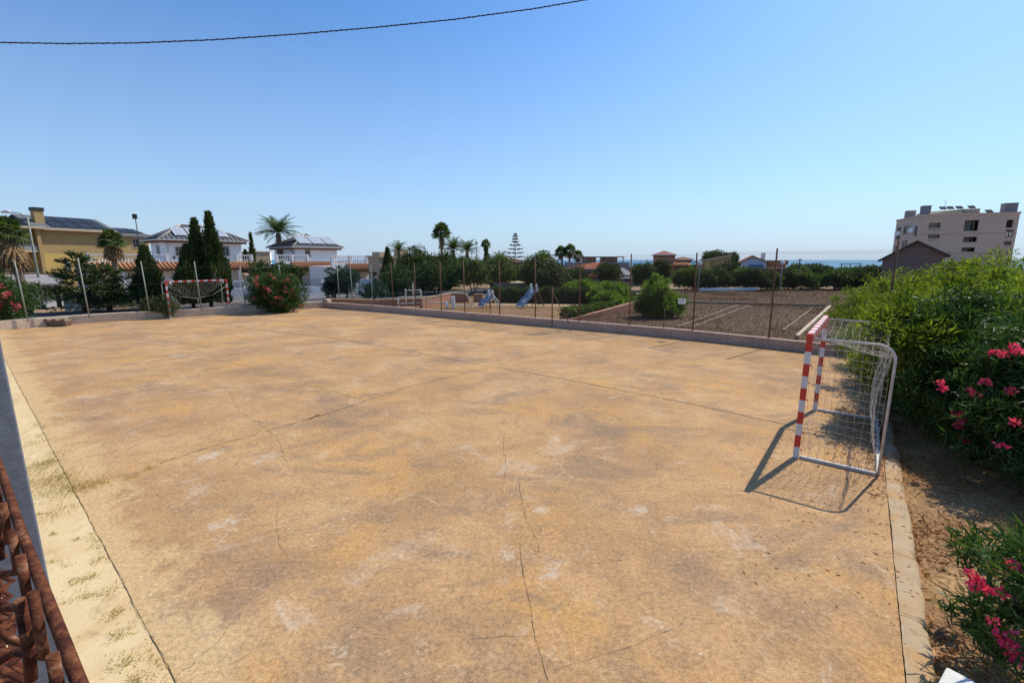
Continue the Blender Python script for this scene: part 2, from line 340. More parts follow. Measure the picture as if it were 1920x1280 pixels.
# ------------------------------------------------------------------ cracks, joints, worn line (marks in the slab)
def crackline(pix,wid,jit,z,mt,name='crack',par=None,sub=.06,seed=1,close=False):
    r=random.Random(seed); pts=[G(*p) for p in pix] if not isinstance(pix[0],Vector) else pix
    path=[]
    for a,b in zip(pts[:-1],pts[1:]):
        L_=(b-a).length; n=max(2,int(L_/sub)); d=(b-a).normalized(); q=Vector((-d.y,d.x,0)); off=0
        for i in range(n):
            t=i/n; off=off*.8+r.uniform(-1,1)*jit; env=math.sin(math.pi*t)
            path.append(a.lerp(b,t)+q*off*min(1,env*3))
    path.append(pts[-1]); m=MB(); Lf=[];Rt=[]
    for i,p in enumerate(path):
        d=(path[min(i+1,len(path)-1)]-path[max(i-1,0)]).normalized(); q=Vector((-d.y,d.x,0))
        ww=wid*r.uniform(.35,1.15); 
        if r.random()<.06: ww*=.15
        if r.random()<.03: ww*=2
        Lf.append(p+q*ww/2); Rt.append(p-q*ww/2)
    n=len(path)
    m.v=[(p.x,p.y,z) for p in Lf]+[(p.x,p.y,z) for p in Rt]
    for i in range(n-1): m.face([n+i,n+i+1,i+1,i])
    return m.build(name,mt,par)
cr=[([(0,655),(640,635)],.03,.002),]
K_=lambda pix,wd,j,sd_,mt='crack':crackline(pix,wd,j,.004,M[mt],'crack',slab,seed=sd_)
K_([(640,635),(870,678),(1060,711),(1280,754),(1480,797),(1640,830)],.024,.004,1)
K_([(380,604),(560,627),(640,635)],.03,.004,2)
K_([(1010,660),(910,690),(760,727),(590,783),(400,836),(300,868)],.016,.006,3)
K_([(600,777),(580,785)],.07,.004,4)
K_([(490,657),(400,670)],.03,.004,5)
crackline([L0+Ld*t_+V*.004 for t_ in (-4,-2,0,2,4,6,8,10,12,16,20)],.006,.006,.004,M['crack_fill'],'crack',slab,seed=6)
K_([(946,810),(948,880),(944,925)],.0045,.012,7)
K_([(972,900),(985,965),(1008,1010),(1010,1035)],.0045,.012,8)
K_([(975,1020),(982,1080),(998,1150),(1003,1195),(1028,1275)],.0045,.008,9)
K_([(868,1199),(950,1192),(1003,1192)],.004,.006,10)
K_([(1030,1050),(1110,1056),(1165,1050)],.003,.01,11)
K_([(1280,1170),(1200,1205),(1040,1256)],.003,.006,12)
K_([(520,938),(523,1010),(540,1050)],.004,.012,13,'crack_fill')
K_([(1150,640),(1240,625)],.012,.01,14)
K_([(430,735),(450,770),(520,820),(540,870)],.006,.02,21,'crack_fill')
crackline([(405,672),(480,690),(560,715),(640,738),(690,751)],.05,.003,.0045,M['yellow'],'painted_line',slab,seed=22)
crackline([(350,648),(405,672)],.035,.003,.0045,M['yellow'],'painted_line',slab,seed=23)
# ------------------------------------------------------------------ low walls
def polywall(name,pts,normal_out,th,h,mt,label,cat,z0=-.25,cap=None,slump=.012,inset=0):
    r=random.Random(len(name)); m=MB(); cur=[]
    for a,b in zip(pts[:-1],pts[1:]):
        n=max(1,int((b-a).length/1.5))
        for i in range(n): cur.append(a.lerp(b,i/n))
    cur.append(pts[-1]); zz=[h+r.uniform(-slump,slump) for _ in cur]
    k=len(cur); base=0
    for p,z in zip(cur,zz):
        q=p+normal_out*th
        m.v+=[(p.x,p.y,z0),(p.x,p.y,z),(q.x,q.y,z),(q.x,q.y,z0)]
    for i in range(k-1):
        for j in range(3):
            m.face([4*i+j,4*i+j+1,4*i+4+j+1,4*i+4+j])
    m.face([0,1,2,3]); e=4*(k-1); m.face([e+3,e+2,e+1,e])
    o=m.build(name,mt,bevel=.015); tag(o,label,cat); return o
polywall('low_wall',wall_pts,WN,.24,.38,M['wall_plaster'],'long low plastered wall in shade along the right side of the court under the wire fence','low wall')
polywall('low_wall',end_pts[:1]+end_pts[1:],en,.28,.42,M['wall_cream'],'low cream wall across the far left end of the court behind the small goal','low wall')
# corner pillar
c=end_pts[0]; m=MB(); 
for (dx,dz0,dz1) in ((.34,-.2,.58),): 
    a=c-U*.28+V*.16; m.hexa([*( (a+U*i+V*j+Vector((0,0,-.2))) for i,j in ((0,0),(.5,0),(.5,.34),(0,.34))),*( (a+U*i+V*j+Vector((0,0,.56))) for i,j in ((.02,.02),(.48,.02),(.48,.32),(.02,.32)))])
tag(m.build('wall_pillar',M['wall_cream'],bevel=.02),'short cream pillar block where the two low walls meet at the far corner','pillar')
# ------------------------------------------------------------------ goals (local: x along the mouth, y to the back, z up)
def make_goal(label,origin,xdir,depth_side,net_style,Wd=3.0,Hh=2.0,D=1.05,band=.2):
    rz=math.atan2(xdir.y,xdir.x); t=thing('handball_goal',label,'goal',origin,rz)
    s=depth_side; P=.08
    def banded(name,a,b,first):
        a=Vector(a);b=Vector(b);L_=(b-a).length;n=int(round(L_/band));m=MB()
        for i in range(n):
            m.mi=(i+first)%2
            p,q=a.lerp(b,i/n),a.lerp(b,(i+1)/n); m.bar(p,q,P,P)
        # weld duplicate internal caps by leaving them hidden inside
        o=m.build(name,[M['goal_white'],M['goal_red']],t); return o
    banded('post',(0,0,0),(0,0,Hh-P/2-.002),0)
    banded('post',(Wd,0,0),(Wd,0,Hh-P/2-.002),0)
    banded('crossbar',(-P/2,0,Hh),(Wd+P/2,0,Hh),1)
    hk=[]
    r=.019
    for x in (0,Wd):
        m=MB(); y0=s*.05
        path=[(x,y0,Hh-.035)]
        Db=D; rr=.22
        for k in range(7):
            a=math.pi/2*k/6; path.append((x,s*(Db-rr+rr*math.sin(a)),Hh-.035-rr+rr*math.cos(a)))
        path.append((x,s*Db,.03)); m.tube(path,r,8); m.build('side_tube',M['galv'],t)
        m=MB(); m.bar((x,s*.05,.025),(x,s*(D-.03),.025),.06,.05); m.build('ground_bar',M['galv'],t,bevel=.006)
    m=MB(); m.bar((.03,s*D,.03),(Wd-.03,s*D,.03),.045,.045); m.build('rear_bar',M['galv'],t,bevel=.005)
    for x in (0,Wd):
        for k in range(7):
            z=.15+k*.28; hk.append(((x,s*.045,z),(x,s*.075,z-.008)))
    for k in range(12):
        hk.append(((.12+k*.25,s*.045,Hh-.02),(.12+k*.25,s*.07,Hh-.03)))
    for a_,b_ in (hk if net_style=='near' else []):
        hm=MB(); hm.bar(a_,b_,.017,.017); hm.build('net_hook',M['goal_red'],t)
    # net
    r_=random.Random(5); m=MB(); st=.115; cr_=.0021 if net_style=='near' else .0026
    def net_surface(nu,nv,fn):
        for i in range(nu+1):
            m.tube([fn(i/nu,j/nv) for j in range(nv+1)],cr_,3,False)
        for j in range(nv+1):
            m.tube([fn(i/nu,j/nv) for i in range(nu+1)],cr_,3,False)
    nx=int(Wd/st); nz=int(1.95/st); ny=int(D/st)
    wob={}
    def wb(k,a):
        if k not in wob: wob[k]=Vector((r_.uniform(-a,a),r_.uniform(-a,a),r_.uniform(-a,a)))
        return wob[k]
    if net_style=='near':
        def top(u,v): # slack roof of net from crossbar to back tubes
            sag=.26*math.sin(math.pi*u)*math.sin(math.pi*min(1,v*1.0)*.62)
            return Vector((u*Wd,s*(.06+v*(D-.1)),Hh-.06-sag-.10*v*v))+wb(('t',round(u*nx),round(v*ny)),.018)
        def back(u,v):
            belly=.12*math.sin(math.pi*v)
            zt=Hh-.16-.21*math.sin(math.pi*u)*.92
            return Vector((u*Wd,s*(D-.04-belly+.02*math.sin(9*u)),zt*(1-v)+.03))+wb(('b',round(u*nx),round(v*nz)),.02)
        net_surface(nx,ny,top); net_surface(nx,nz,back)
        for x in (0,Wd):
            def side(u,v,x=x):
                return Vector((x+(.03 if x==0 else -.03)+.05*math.sin(math.pi*u)*math.sin(math.pi*v)*(1 if x==0 else -1),s*(.07+u*(D-.12)),(Hh-.08-.04*u)*(1-v)+.03))+wb(('s',x,round(u*ny),round(v*nz)),.016)
            net_surface(ny,nz,side)
        m.tube([(0.02,s*.09,Hh-.1),(0.05,s*.16,1.7),(.0,s*.11,1.3),(.03,s*.18,.9),(.0,s*.1,.6),(.03,s*.16,.3),(0,s*.1,.1)],.004,4)
    else:
        def hang(u,v):  # torn net slung under the crossbar
            sag=.95*math.sin(math.pi*u)**.8
            return Vector((.05+u*(Wd-.1),s*(.06+.5*v),Hh-.06-sag*v))+wb(('h',round(u*nx),round(v*8)),.03)
        net_surface(nx,8,hang)
        m.tube([(.05,s*.3,1.5),(.7,s*.4,1.12),(1.5,s*.4,.98),(2.3,s*.4,1.15),(2.95,s*.3,1.6)],.008,5)
        m.tube([(1.5,s*.4,1.0),(1.5,s*.4,.5)],.012,4)
    m.build('net',M['net'],t)
    return t
p1=G(1492,857); p2=G(1528,768)
xd=(p2-p1).normalized()
make_goal('large red and white banded goal with a slack net near the right kerb',p1,xd,-1,'near',Wd=3.0)
q1=G(320,597); q2=G(431,588); xd2=(q2-q1).normalized()
make_goal('distant worn red and white goal at the far left end of the court',q1,xd2,1,'far',Wd=(q2-q1).length,D=.9)
# ------------------------------------------------------------------ wire fences
def chain(pts,z0,z1,cell,wr,mt,parent,name='mesh_panel',stop=None):
    m=MB(); cum=[0]
    for a,b in zip(pts[:-1],pts[1:]): cum.append(cum[-1]+(b-a).length)
    def at(s_):
        s_=max(0,min(cum[-1],s_))
        for i in range(len(pts)-1):
            if s_<=cum[i+1]+1e-9:
                t=(s_-cum[i])/(cum[i+1]-cum[i]); return pts[i].lerp(pts[i+1],t)
        return pts[-1]
    V_=[];Fc=[];n=int(cum[-1]/cell); nzz=int((z1-z0)/(cell/2))
    for i in range(n):
        s0=i*cell
        for ph in (0,):
            prev=None
            for k in range(nzz+1):
                ss=s0+(cell if k%2 else 0); p=at(ss); z=z0+k*cell/2
                b=len(V_)
                V_.append((p.x-wr,p.y,z)); V_.append((p.x+wr,p.y-wr,z)); V_.append((p.x,p.y+wr,z))
                if prev is not None:
                    for a in range(3): Fc.append((prev+a,prev+(a+1)%3,b+(a+1)%3,b+a))
                prev=b
    return npmesh(name,np.array(V_),np.array(Fc),mt,parent)
FO=.16
def fpt(px,zt): # point on the right wall line under a pixel column
    r=ray(px,zt); best=None
    for a,b in zip(wall_pts[:-1],wall_pts[1:]):
        last_=wall_pts[-1]; isl=b is last_; a=a+WN*FO; b=b+WN*FO; d=b-a; den=r.x*d.y-r.y*d.x
        if abs(den)<1e-9: continue
        t=(a.x*d.y-a.y*d.x)/den; s_=(a.x*r.y-a.y*r.x)/den
        if t>0 and -.001<=s_<=(2.2 if isl else 1.03): best=(a.x+d.x*s_,a.y+d.y*s_)
    return Vector((best[0],best[1],0)) if best else None
fence=thing('wire_fence','tall wire mesh fence on thin rusty posts along the right wall of the court','fence',(0,0,0))
posts=[(608,512,574),(637,498,567),(662,497,570),(699,497,573),(738,492,576),(780,492,580),(828,490,584),(872,488,587),(937,487,592),(1004,484,598),(1086,481,603),(1180,476,612),(1299,474,620),(1442,466,630),(1655,451,650)]
fp=[]
for i,(px,yt,yb) in enumerate(posts):
    p=fpt(px,yb)
    if p is None: continue
    top=H+(487-yt)/863.7*p.y; fp.append((p,top))
    m=MB(); lean=Vector((rnd.uniform(-.06,.03),0,0)); r0=.030 if i>6 else .027
    m.tube([(p.x,p.y,.2),tuple(Vector((p.x,p.y,top))+lean)],r0,8)
    m.build('post',M['rust_post'] if i>=4 else M['grey_post'],fence)
pg=[p for p,t in fp]; tops=[t for p,t in fp]
zt=sum(tops)/len(tops)
chain(pg[:7],.40,2.95,.085,.0028,M['green_wire'],fence,'mesh_panel')
chain(pg[6:12],.40,3.35,.09,.0040,M['wire'],fence,'mesh_panel')
chain(pg[11:]+[pg[-1]+ (pg[-1]-pg[-2]).normalized()*.8],.40,3.50,.10,.0045,M['wire'],fence,'mesh_panel')
m=MB()
for z in (.5,1.9,3.3):
    m.tube([(p.x,p.y+.03,z if z<3 else min(z+.1,t-.08)) for p,t in fp],.004,4)
m.build('tension_wire',M['wire'],fence)
# short stay posts with diagonal braces
m=MB(); b=G(1036,606,.38); m.tube([(b.x,b.y+.2,.2),(b.x-.02,b.y+.2,1.95)],.028,8); m.tube([(b.x,b.y+.2,1.75),(b.x+.75,b.y+.0,.36)],.02,6)
m.build('brace_post',M['rust_post'],fence)
for px in (1245,1010-90,760,725,800):
    m=MB(); p=fpt(px,600)
    m.tube([(p.x,p.y,.2),(p.x,p.y,1.15)],.016,6); m.build('short_stake',M['rust_post'],fence)
sg=MB(); p=fpt(1272,564); d=(pg[-3]-pg[-4]).normalized(); q=p+Vector((0,0,H-(564-487)/863.7*p.y-.12))-WN*.03
sg.hexa([q,q+d*.30,q+d*.30+WN*.012,q+WN*.012,q+Vector((0,0,.22)),q+d*.30+Vector((0,0,.22)),q+d*.30+WN*.012+Vector((0,0,.22)),q+WN*.012+Vector((0,0,.22))])
so_=sg.build('notice_sign',M['white']); tag(so_,'small white notice plate hung on the wire fence in front of the round green bush','sign')
sgm=MB()
for k,(a,b) in enumerate(((.03,.24),(.03,.20),(.05,.22))):
    z=.16-k*.055; sgm.hexa([q+d*a+Vector((0,0,z))-WN*.003,q+d*b+Vector((0,0,z))-WN*.003,q+d*b+Vector((0,0,z))-WN*.001,q+d*a+Vector((0,0,z))-WN*.001,
      q+d*a+Vector((0,0,z+.018))-WN*.003,q+d*b+Vector((0,0,z+.018))-WN*.003,q+d*b+Vector((0,0,z+.018))-WN*.001,q+d*a+Vector((0,0,z+.018))-WN*.001])
sgm.build('faded_lettering',mat('faded_ink',(.35,.35,.36),.8),so_)
# end fence posts on the cream wall
ef=thing('wire_fence','row of thin grey posts with sparse wire on the cream end wall','fence')
el=[]
for px,yt,yb in ((52,488,600),(166,484,583),(279,490,572),(377,490,570),(459,504,558),(531,495,556)):
    r=ray(px+ (0),yb); a=e0+en*.16; d=ed; den=r.x*d.y-r.y*d.x; t=(a.x*d.y-a.y*d.x)/den; p=Vector((r.x*t,r.y*t,0))
    top=H+(487-yt)/863.7*p.y; top=max(2.8,top)
    m=MB(); m.tube([(p.x,p.y,.3),(p.x-.10,p.y,top)],.028,8); m.build('post',M['grey_post'],ef); el.append((p,top))
m=MB()
for z in (.9,1.9,2.75): m.tube([(p.x-.03*z,p.y,z) for p,t in el]+[(pg[0].x,pg[0].y,z)],.003,4)
m.build('tension_wire',M['wire'],ef)
# ------------------------------------------------------------------ rusty fence right under the camera
def rust():
    m=bpy.data.materials.new('heavy_rust'); T,N,L,P=nodes(m); tc=N.new('ShaderNodeTexCoord').outputs['Object']
    n=noise(N,L,tc,95,8,.7,.6)
    col=ramp(N,L,n,[(.34,(.025,.011,.011)),(.47,(.085,.028,.018)),(.58,(.17,.062,.03)),(.68,(.34,.19,.11))])
    L.new(col,P.inputs['Base Color']); P.inputs['Roughness'].default_value=.95; P.inputs['Specular IOR Level'].default_value=.1
    b=N.new('ShaderNodeBump'); b.inputs['Strength'].default_value=.9; b.inputs['Distance'].default_value=.0012
    L.new(noise(N,L,tc,420,6,.7),b.inputs['Height']); L.new(b.outputs[0],P.inputs['Normal']); return m
M['rust']=rust()
M['post_grey']=mat('grey_galvanised_post',(.20,.225,.26),.55,.15,4,(.16,.18,.21),.1,80,metal=.1)
ft=thing('chain_link_fence','heavily rusted chain link fence with knuckled top directly below the viewpoint at the left','fence',(0,0,0),math.atan2(U.y,U.x))
# local x along U, local y = to the left of U (= -V)
TOP=H-.12; sp_=.036; wr=.0017
def lerp(a,b,t): return a+(b-a)*t
mm=MB(); r_=random.Random(2)
for i in range(-6,70):
    x0=i*sp_+r_.uniform(-.002,.002)
    near = i<34
    seg=6 if near else 4
    zend=.05 if near else .05
    pts=[]; n=int((TOP-zend)/(sp_*.9))
    # stub at the top
    pts.append(Vector((x0+.002,-.0075,TOP+.004+r_.uniform(-.003,.003)))); pts.append(Vector((x0,-.007,TOP-.018)))
    for k in range(n):
        z=TOP-.022-k*sp_*.9; side=1 if k%2==0 else 0
        xx=x0+side*sp_; yy=.001 if k%2==0 else -.004
        if near:
            c_=1 if side else -1
            pts+= [Vector((xx-c_*sp_*.22,yy-.002,z-sp_*.9*.32+sp_*.9*.0+sp_*.9*.12)),Vector((xx-c_*.002,.013,z-sp_*.9*.40)),Vector((xx-c_*.003,.019,z-sp_*.9*.5)),Vector((xx-c_*sp_*.2,.011,z-sp_*.9*.66))]
        else: pts.append(Vector((xx,.01,z-sp_*.45)))
    mm.tube(pts,wr,seg,True)
    # knuckle: the doubled-back end
    if near and i%3==0:
        mm.tube([Vector((x0+.0055,-.0045,TOP+.0035)),Vector((x0+.0065,-.004,TOP-.018)),Vector((x0+.005,-.003,TOP-.028))],wr*1.05,8)
mm.build('wire_mesh',M['rust'],ft)
m=MB(); m.tube([(-.4,-.0112,TOP-.008)]+[(k*.1,-.0112+r_.uniform(-.0006,.0006),TOP-.006+r_.uniform(-.0008,.0008)) for k in range(0,31)],.0019,8); m.build('line_wire',M['rust'],ft)
m=MB(); m.tube([(-.4,.0,TOP-.55),(3.0,0,TOP-.55)],.0022,6); m.build('line_wire',M['rust'],ft)
gp=thing('fence_post','flat grey steel post standing beside the rusty chain link fence at the left edge','post',U*1.25+V*.036,math.atan2(U.y,U.x))
m=MB(); m.box(-.035,.035,-.03,.032,-.05,3.6); m.build('post_tube',M['post_grey'],gp,bevel=.003)
m=MB(); m.box(-.038,.038,-.033,.035,3.6,3.62); m.build('cap',M['post_grey'],gp,bevel=.003)
# overhead cable
def cable():
    ks=[(-60,76),(0,80),(120,82),(250,81),(400,75),(560,64),(700,52),(850,37),(1000,17),(1110,-2),(1240,-28)]
    pts=[W(x,y,4.6+(x*.0006)) for x,y in ks]; d0=pts[0]-pts[1]; d1=pts[-1]-pts[-2]
    pts=[pts[0]+d0.normalized()*k_+Vector((0,0,.012*k_*k_)) for k_ in (14,10,6,3,1.2)]+pts+[pts[-1]+d1.normalized()*k_+Vector((0,0,.012*k_*k_)) for k_ in (1.5,4,8,12)]
    m=MB(); m.tube(pts,.0055,8); c=m.build('overhead_cable',mat('black_cable',(.03,.035,.045),.6,.1,5)); tag(c,'single dark twisted cable sagging across the sky at the upper left','cable')
    m=MB(); hp=[]
    for i in range(len(pts)-1):
        n=int((pts[i+1]-pts[i])  .length/.017)
        for k in range(n):
            p=pts[i].lerp(pts[i+1],k/n); a=len(hp)*1.1; hp.append(p+Vector((0,math.cos(a),math.sin(a)))*.0058)
    m.tube(hp,.003,4); m.build('twisted_strand',M['rust_post'] if 0 else c.data.materials[0],c)
cable()
# white painted block bottom right
b0=G(1772,1262,.0); 
m=MB(); z=.42; a=G(1775,1248,z); e=Vector((.42,-.9,0)).normalized()
dA=(G(1835,1280,z)-a).normalized(); dB=Vector((-dA.y,dA.x,0))
if dB.y>0: dB=-dB
m.hexa([a+Vector((0,0,-z-.1)),a+dA*1.6+Vector((0,0,-z-.1)),a+dA*1.6+dB*.5+Vector((0,0,-z-.1)),a+dB*.5+Vector((0,0,-z-.1)),a,a+dA*1.6,a+dA*1.6+dB*.5,a+dB*.5])
tag(m.build('wall_block',mat('white_lime_paint',(.78,.77,.72),.85,.12,5,(.62,.60,.52),.5,30),bevel=.012),'white painted masonry block at the bottom right corner beside the pink oleander','block')
# ------------------------------------------------------------------ foliage
def unit(a): return a/np.maximum(np.linalg.norm(a,axis=1,keepdims=True),1e-9)
def leaves(name,P,D,L,Wd,mt,parent,fold=.25,ljit=.35):
    """one folded leaf (two triangles joined on the midrib as a quad) at each point P, pointing along D"""
    n=len(P); D=unit(D); A=unit(np.cross(D,rng.normal(size=(n,3)))); B=np.cross(D,A)
    l=(L*(1+rng.uniform(-ljit,ljit,n)))[:,None]; w_=(Wd*(1+rng.uniform(-ljit,ljit,n)))[:,None]
    v0=P; v1=P+D*l*.45+A*w_*.5+B*w_*fold; v2=P+D*l-B*l*.08; v3=P+D*l*.45-A*w_*.5+B*w_*fold
    v=np.stack([v0,v1,v2,v3],1).reshape(-1,3); f=np.arange(n*4).reshape(n,4)
    return npmesh(name,v,f,mt,parent)
def sph(n): return unit(rng.normal(size=(n,3)))
def clumps(c,rad,n,up=-.25):
    """clump centres spread over the outer part of an ellipsoid"""
    d=sph(n*3); d=d[d[:,2]>up][:n]; q=rng.uniform(.3,1.0,len(d))**.6*rng.uniform(.88,1.12,len(d))
    return np.array(c)+d*q[:,None]*np.array(rad), d
def crown_pts(cc,cd,cr,per,flat=.8):
    n=len(cc); idx=np.repeat(np.arange(n),per); d=sph(len(idx)); r=rng.uniform(.5,1.0,len(idx))
    sc_=(cr*rng.uniform(.45,1.45,n))[idx]
    P=cc[idx]+d*np.array([1,1,flat])*(r*sc_)[:,None]
    return P,d
M['f_dark']=leafmat('dark_conifer_leaf',(.036,.060,.024),(.062,.093,.034),(.095,.12,.042),.2,.7)
M['f_mid']=leafmat('mid_green_leaf',(.055,.092,.026),(.09,.135,.036),(.135,.175,.05),.3)
M['f_olive']=leafmat('olive_leaf',(.055,.075,.035),(.09,.11,.05),(.12,.13,.06),.2)
M['f_bright']=leafmat('bright_green_leaf',(.085,.155,.025),(.135,.215,.035),(.22,.29,.055),.4)
M['f_blue']=leafmat('blue_green_leaf',(.03,.062,.052),(.05,.088,.068),(.07,.11,.085),.2)
M['f_palm']=leafmat('palm_leaf',(.045,.075,.025),(.075,.115,.035),(.12,.14,.05),.25)
M['f_dry']=leafmat('dry_palm_leaf',(.22,.13,.06),(.30,.19,.10),(.16,.10,.055),.15,.8)
M['f_ole']=leafmat('oleander_leaf',(.035,.075,.022),(.055,.11,.03),(.10,.15,.04),.25,.45)
M['f_big']=leafmat('shrub_leaf',(.08,.125,.018),(.155,.205,.026),(.29,.315,.045),.42,.65)
M['bark']=mat('tree_bark',(.17,.12,.085),.95,.3,4,(.10,.07,.05),.6,25)
M['bark_palm']=mat('palm_trunk',(.20,.15,.12),.95,.3,5,(.13,.095,.075),.8,18)
M['pink']=leafmat('pink_petal',(.62,.03,.12),(.75,.06,.20),(.80,.14,.30),.35,.6)
M['red_fl']=leafmat('red_petal',(.55,.045,.09),(.66,.09,.15),(.66,.22,.24),.3,.6)
def trunk(t,h,r,limbs,base=(0,0,0),lean=0.0,mt=None,forks=1):
    m=MB()
    for k in range(forks):
        ang=2*math.pi*k/forks+.7; sp0=.28 if forks>1 else 0
        top=Vector((base[0]+lean*h+(sp0+.25)*math.cos(ang)*(forks>1),base[1]+(sp0+.25)*math.sin(ang)*(forks>1),h))
        b=Vector((base[0]+sp0*.3*math.cos(ang),base[1]+sp0*.3*math.sin(ang),-.25))
        mid=b.lerp(top,.5)+Vector((rnd.uniform(-.1,.1),rnd.uniform(-.1,.1),0))
        rr=r/(forks**.5); m.tube([b,mid,top],[rr,rr*.8,rr*.55],7)
        for j,l in enumerate(limbs):
            if j%forks!=k: continue
            l=Vector(l); q=top.lerp(b,rnd.uniform(0,.3)); mm_=q.lerp(l,.5)+Vector((0,0,.15*(l-q).length))
            m.tube([q,mm_,l],[rr*.45,rr*.3,rr*.1],5)
    m.build('trunk',mt or M['bark'],t)
def tree(name,label,cat,x,y,zc,rad,mt,ncl=60,per=40,cr=.5,leaf=(.16,.07),forks=1,tr=.12,group=None,flat=.75,up=-.35,z0=-.05,dirup=.3):
    """crown centre height zc, crown radii rad, standing at (x,y)"""
    t=thing(name,label,cat,(x,y,z0),0,group)
    cc,cd=clumps((0,0,zc),rad,ncl,up)
    P,d=crown_pts(cc,cd,cr,per,flat)
    D=d*.8+rng.normal(size=P.shape)*.6+np.array([0,0,dirup])
    leaves('crown',P,D,leaf[0],leaf[1],mt,t)
    lim=[tuple(cc[i]) for i in rng.choice(len(cc),min(14,len(cc)),replace=False)]
    trunk(t,max(.3,zc-rad[2]*.55),tr,lim,forks=forks)
    return t
def col_at(px,Y): # world x for a pixel column near the horizon
    return (px-960)/863.7*Y
def hz(py,Y): return H+(487-py)/863.7*Y
def ptree(name,label,cat,x0,x1,ytop,Y,mt,ybot=None,**k):
    k.setdefault('up',-.85); k['per']=int(k.get('per',40)*1.0)
    """tree by its extent: pixel columns x0..x1, top row, and distance"""
    xc=(x0+x1)/2; x=col_at(xc,Y); top=hz(ytop,Y); bot=hz(ybot,Y) if ybot else .3
    s_=math.hypot(1,(xc-960)/863.7)
    cr=k.pop('cr',None); rx=(x1-x0)/2/863.7*Y; rz=(top-bot)/2
    cr=cr or min(rx,rz)*.33
    return tree(name,label,cat,x,Y,(top+bot)/2+.05,(max(.2,rx-cr*.35),max(.2,rx-cr*.35),max(.2,rz-cr*.5)),mt,cr=cr,**k)
# cypresses: upward flame
def cypress(label,x,y,h,r,mt,n=5000,tips=1,group=None,name='cypress_tree'):
    t=thing(name,label,'tree',(x,y,-.05),0,group)
    PP=[];DD=[]
    for k in range(tips):
        off=np.array([0 if tips==1 else (k-(tips-1)/2)*r*1.15,rng.uniform(-.2,.2)*(tips>1),0]); hh=h*(1 if k==tips-1 else .93)
        m_=n//tips; u=rng.uniform(0,1,m_)**.85; a=rng.uniform(0,2*np.pi,m_)
        prof=np.where(u<.22,.65+.35*(u/.22),np.maximum(0,1-((u-.22)/.78))**.92)
        lob=1+.17*np.sin(a*3+u*9+k*2)+.17*np.sin(a*5-u*17)+.1*np.sin(a*2+u*41)+rng.normal(0,.13,m_)
        rr=r*(1 if tips==1 else .60)*prof*lob*rng.uniform(.72,1.04,m_)
        conv=(1-u)*.35+.65
        PP.append(np.stack([off[0]*(conv)+rr*np.cos(a),off[1]+rr*np.sin(a),.25+u*(hh-.3)],1))
        DD.append(np.stack([np.cos(a)*.35,np.sin(a)*.35,np.full(m_,1.1)],1)+rng.normal(size=(m_,3))*.25)
    P=np.concatenate(PP); D=np.concatenate(DD)
    leaves('crown',P,D,.34,.085,mt,t)
    m=MB(); m.tube([(0,0,-.2),(0,0,h*.5),(0,0,h*.85)],[.12,.09,.04],6); m.build('trunk',M['bark'],t)
    # dense inner twigs
    return t
def conifer_open(label,x,y,h,r,mt,n=70,seed=1):
    """old open conifer with ragged horizontal boughs"""
    t=thing('conifer_tree',label,'tree',(x,y,-.05)); rr=random.Random(seed); PP=[];DD=[]
    m=MB(); m.tube([(0,0,-.2),(.1,0,h*.35),(-.05,0,h*.7),(.02,0,h*.97)],[.17,.13,.08,.03],7)
    for i in range(n):
        u=.10+.88*(i/n); z=u*h; a=rr.uniform(0,2*math.pi); L_=r*(1-u)**.85*1.15*rr.uniform(.35,1.3)+.15
        e=Vector((math.cos(a)*L_,math.sin(a)*L_,z+L_*rr.uniform(-.05,.28))); b=Vector((0,0,z-.1))
        m.tube([b,b.lerp(e,.6)+Vector((0,0,-.05)),e],[.035,.025,.01],4)
        k=int(12+26*L_); tt=rng.uniform(.35,1.08,k)
        pts=np.array(b)+np.outer(tt,np.array(e-b))+rng.normal(size=(k,3))*np.array([.12,.12,.05])*(1+.5*L_)*.7
        PP.append(pts); DD.append(np.tile(np.array(e-b)/max(L_,.2),(k,1))+rng.normal(size=(k,3))*.55+np.array([0,0,.25]))
    m.build('trunk',M['bark'],t)
    leaves('crown',np.concatenate(PP),np.concatenate(DD),.26,.085,mt,t); return t
def frond(Pv,Fv,base,az,el,L_,droop,wleaf,nl=26,leafL=.42,tilt=.5):
    """feather frond: curved rachis with leaflets"""
    pts=[];p=Vector(base);e=el
    for i in range(13):
        pts.append(p.copy()); d=Vector((math.cos(az)*math.cos(e),math.sin(az)*math.cos(e),math.sin(e))); p=p+d*L_/12; e-=droop/12
    side0=Vector((-math.sin(az),math.cos(az),0))
    for i in range(nl):
        t_=.12+.88*i/nl; k=min(11,int(t_*12)); a=pts[k].lerp(pts[k+1],t_*12-k); d=(pts[k+1]-pts[k]).normalized()
        upv=d.cross(side0)*-1
        if upv.z<0: upv=-upv
        ll=leafL*(math.sin(math.pi*min(1,.15+t_*.85))*.8+.2)
        for s_ in (1,-1):
            q=(side0*s_*.8+d*.65+upv*.30+Vector((rnd.uniform(-.1,.1),rnd.uniform(-.1,.1),rnd.uniform(-.2,.05)))).normalized()
            n=len(Pv); w2=d*wleaf*.5
            Pv+= [tuple(a-w2),tuple(a+q*ll*.5-w2*1.2),tuple(a+q*ll),tuple(a+w2)]
            Fv.append((n,n+1,n+2,n+3))
    n=len(Pv)
    for i in range(12):
        a,b=pts[i],pts[i+1]; w2=side0*.02
        n=len(Pv); Pv+=[tuple(a-w2),tuple(a+w2),tuple(b+w2),tuple(b-w2)]; Fv.append((n,n+1,n+2,n+3))
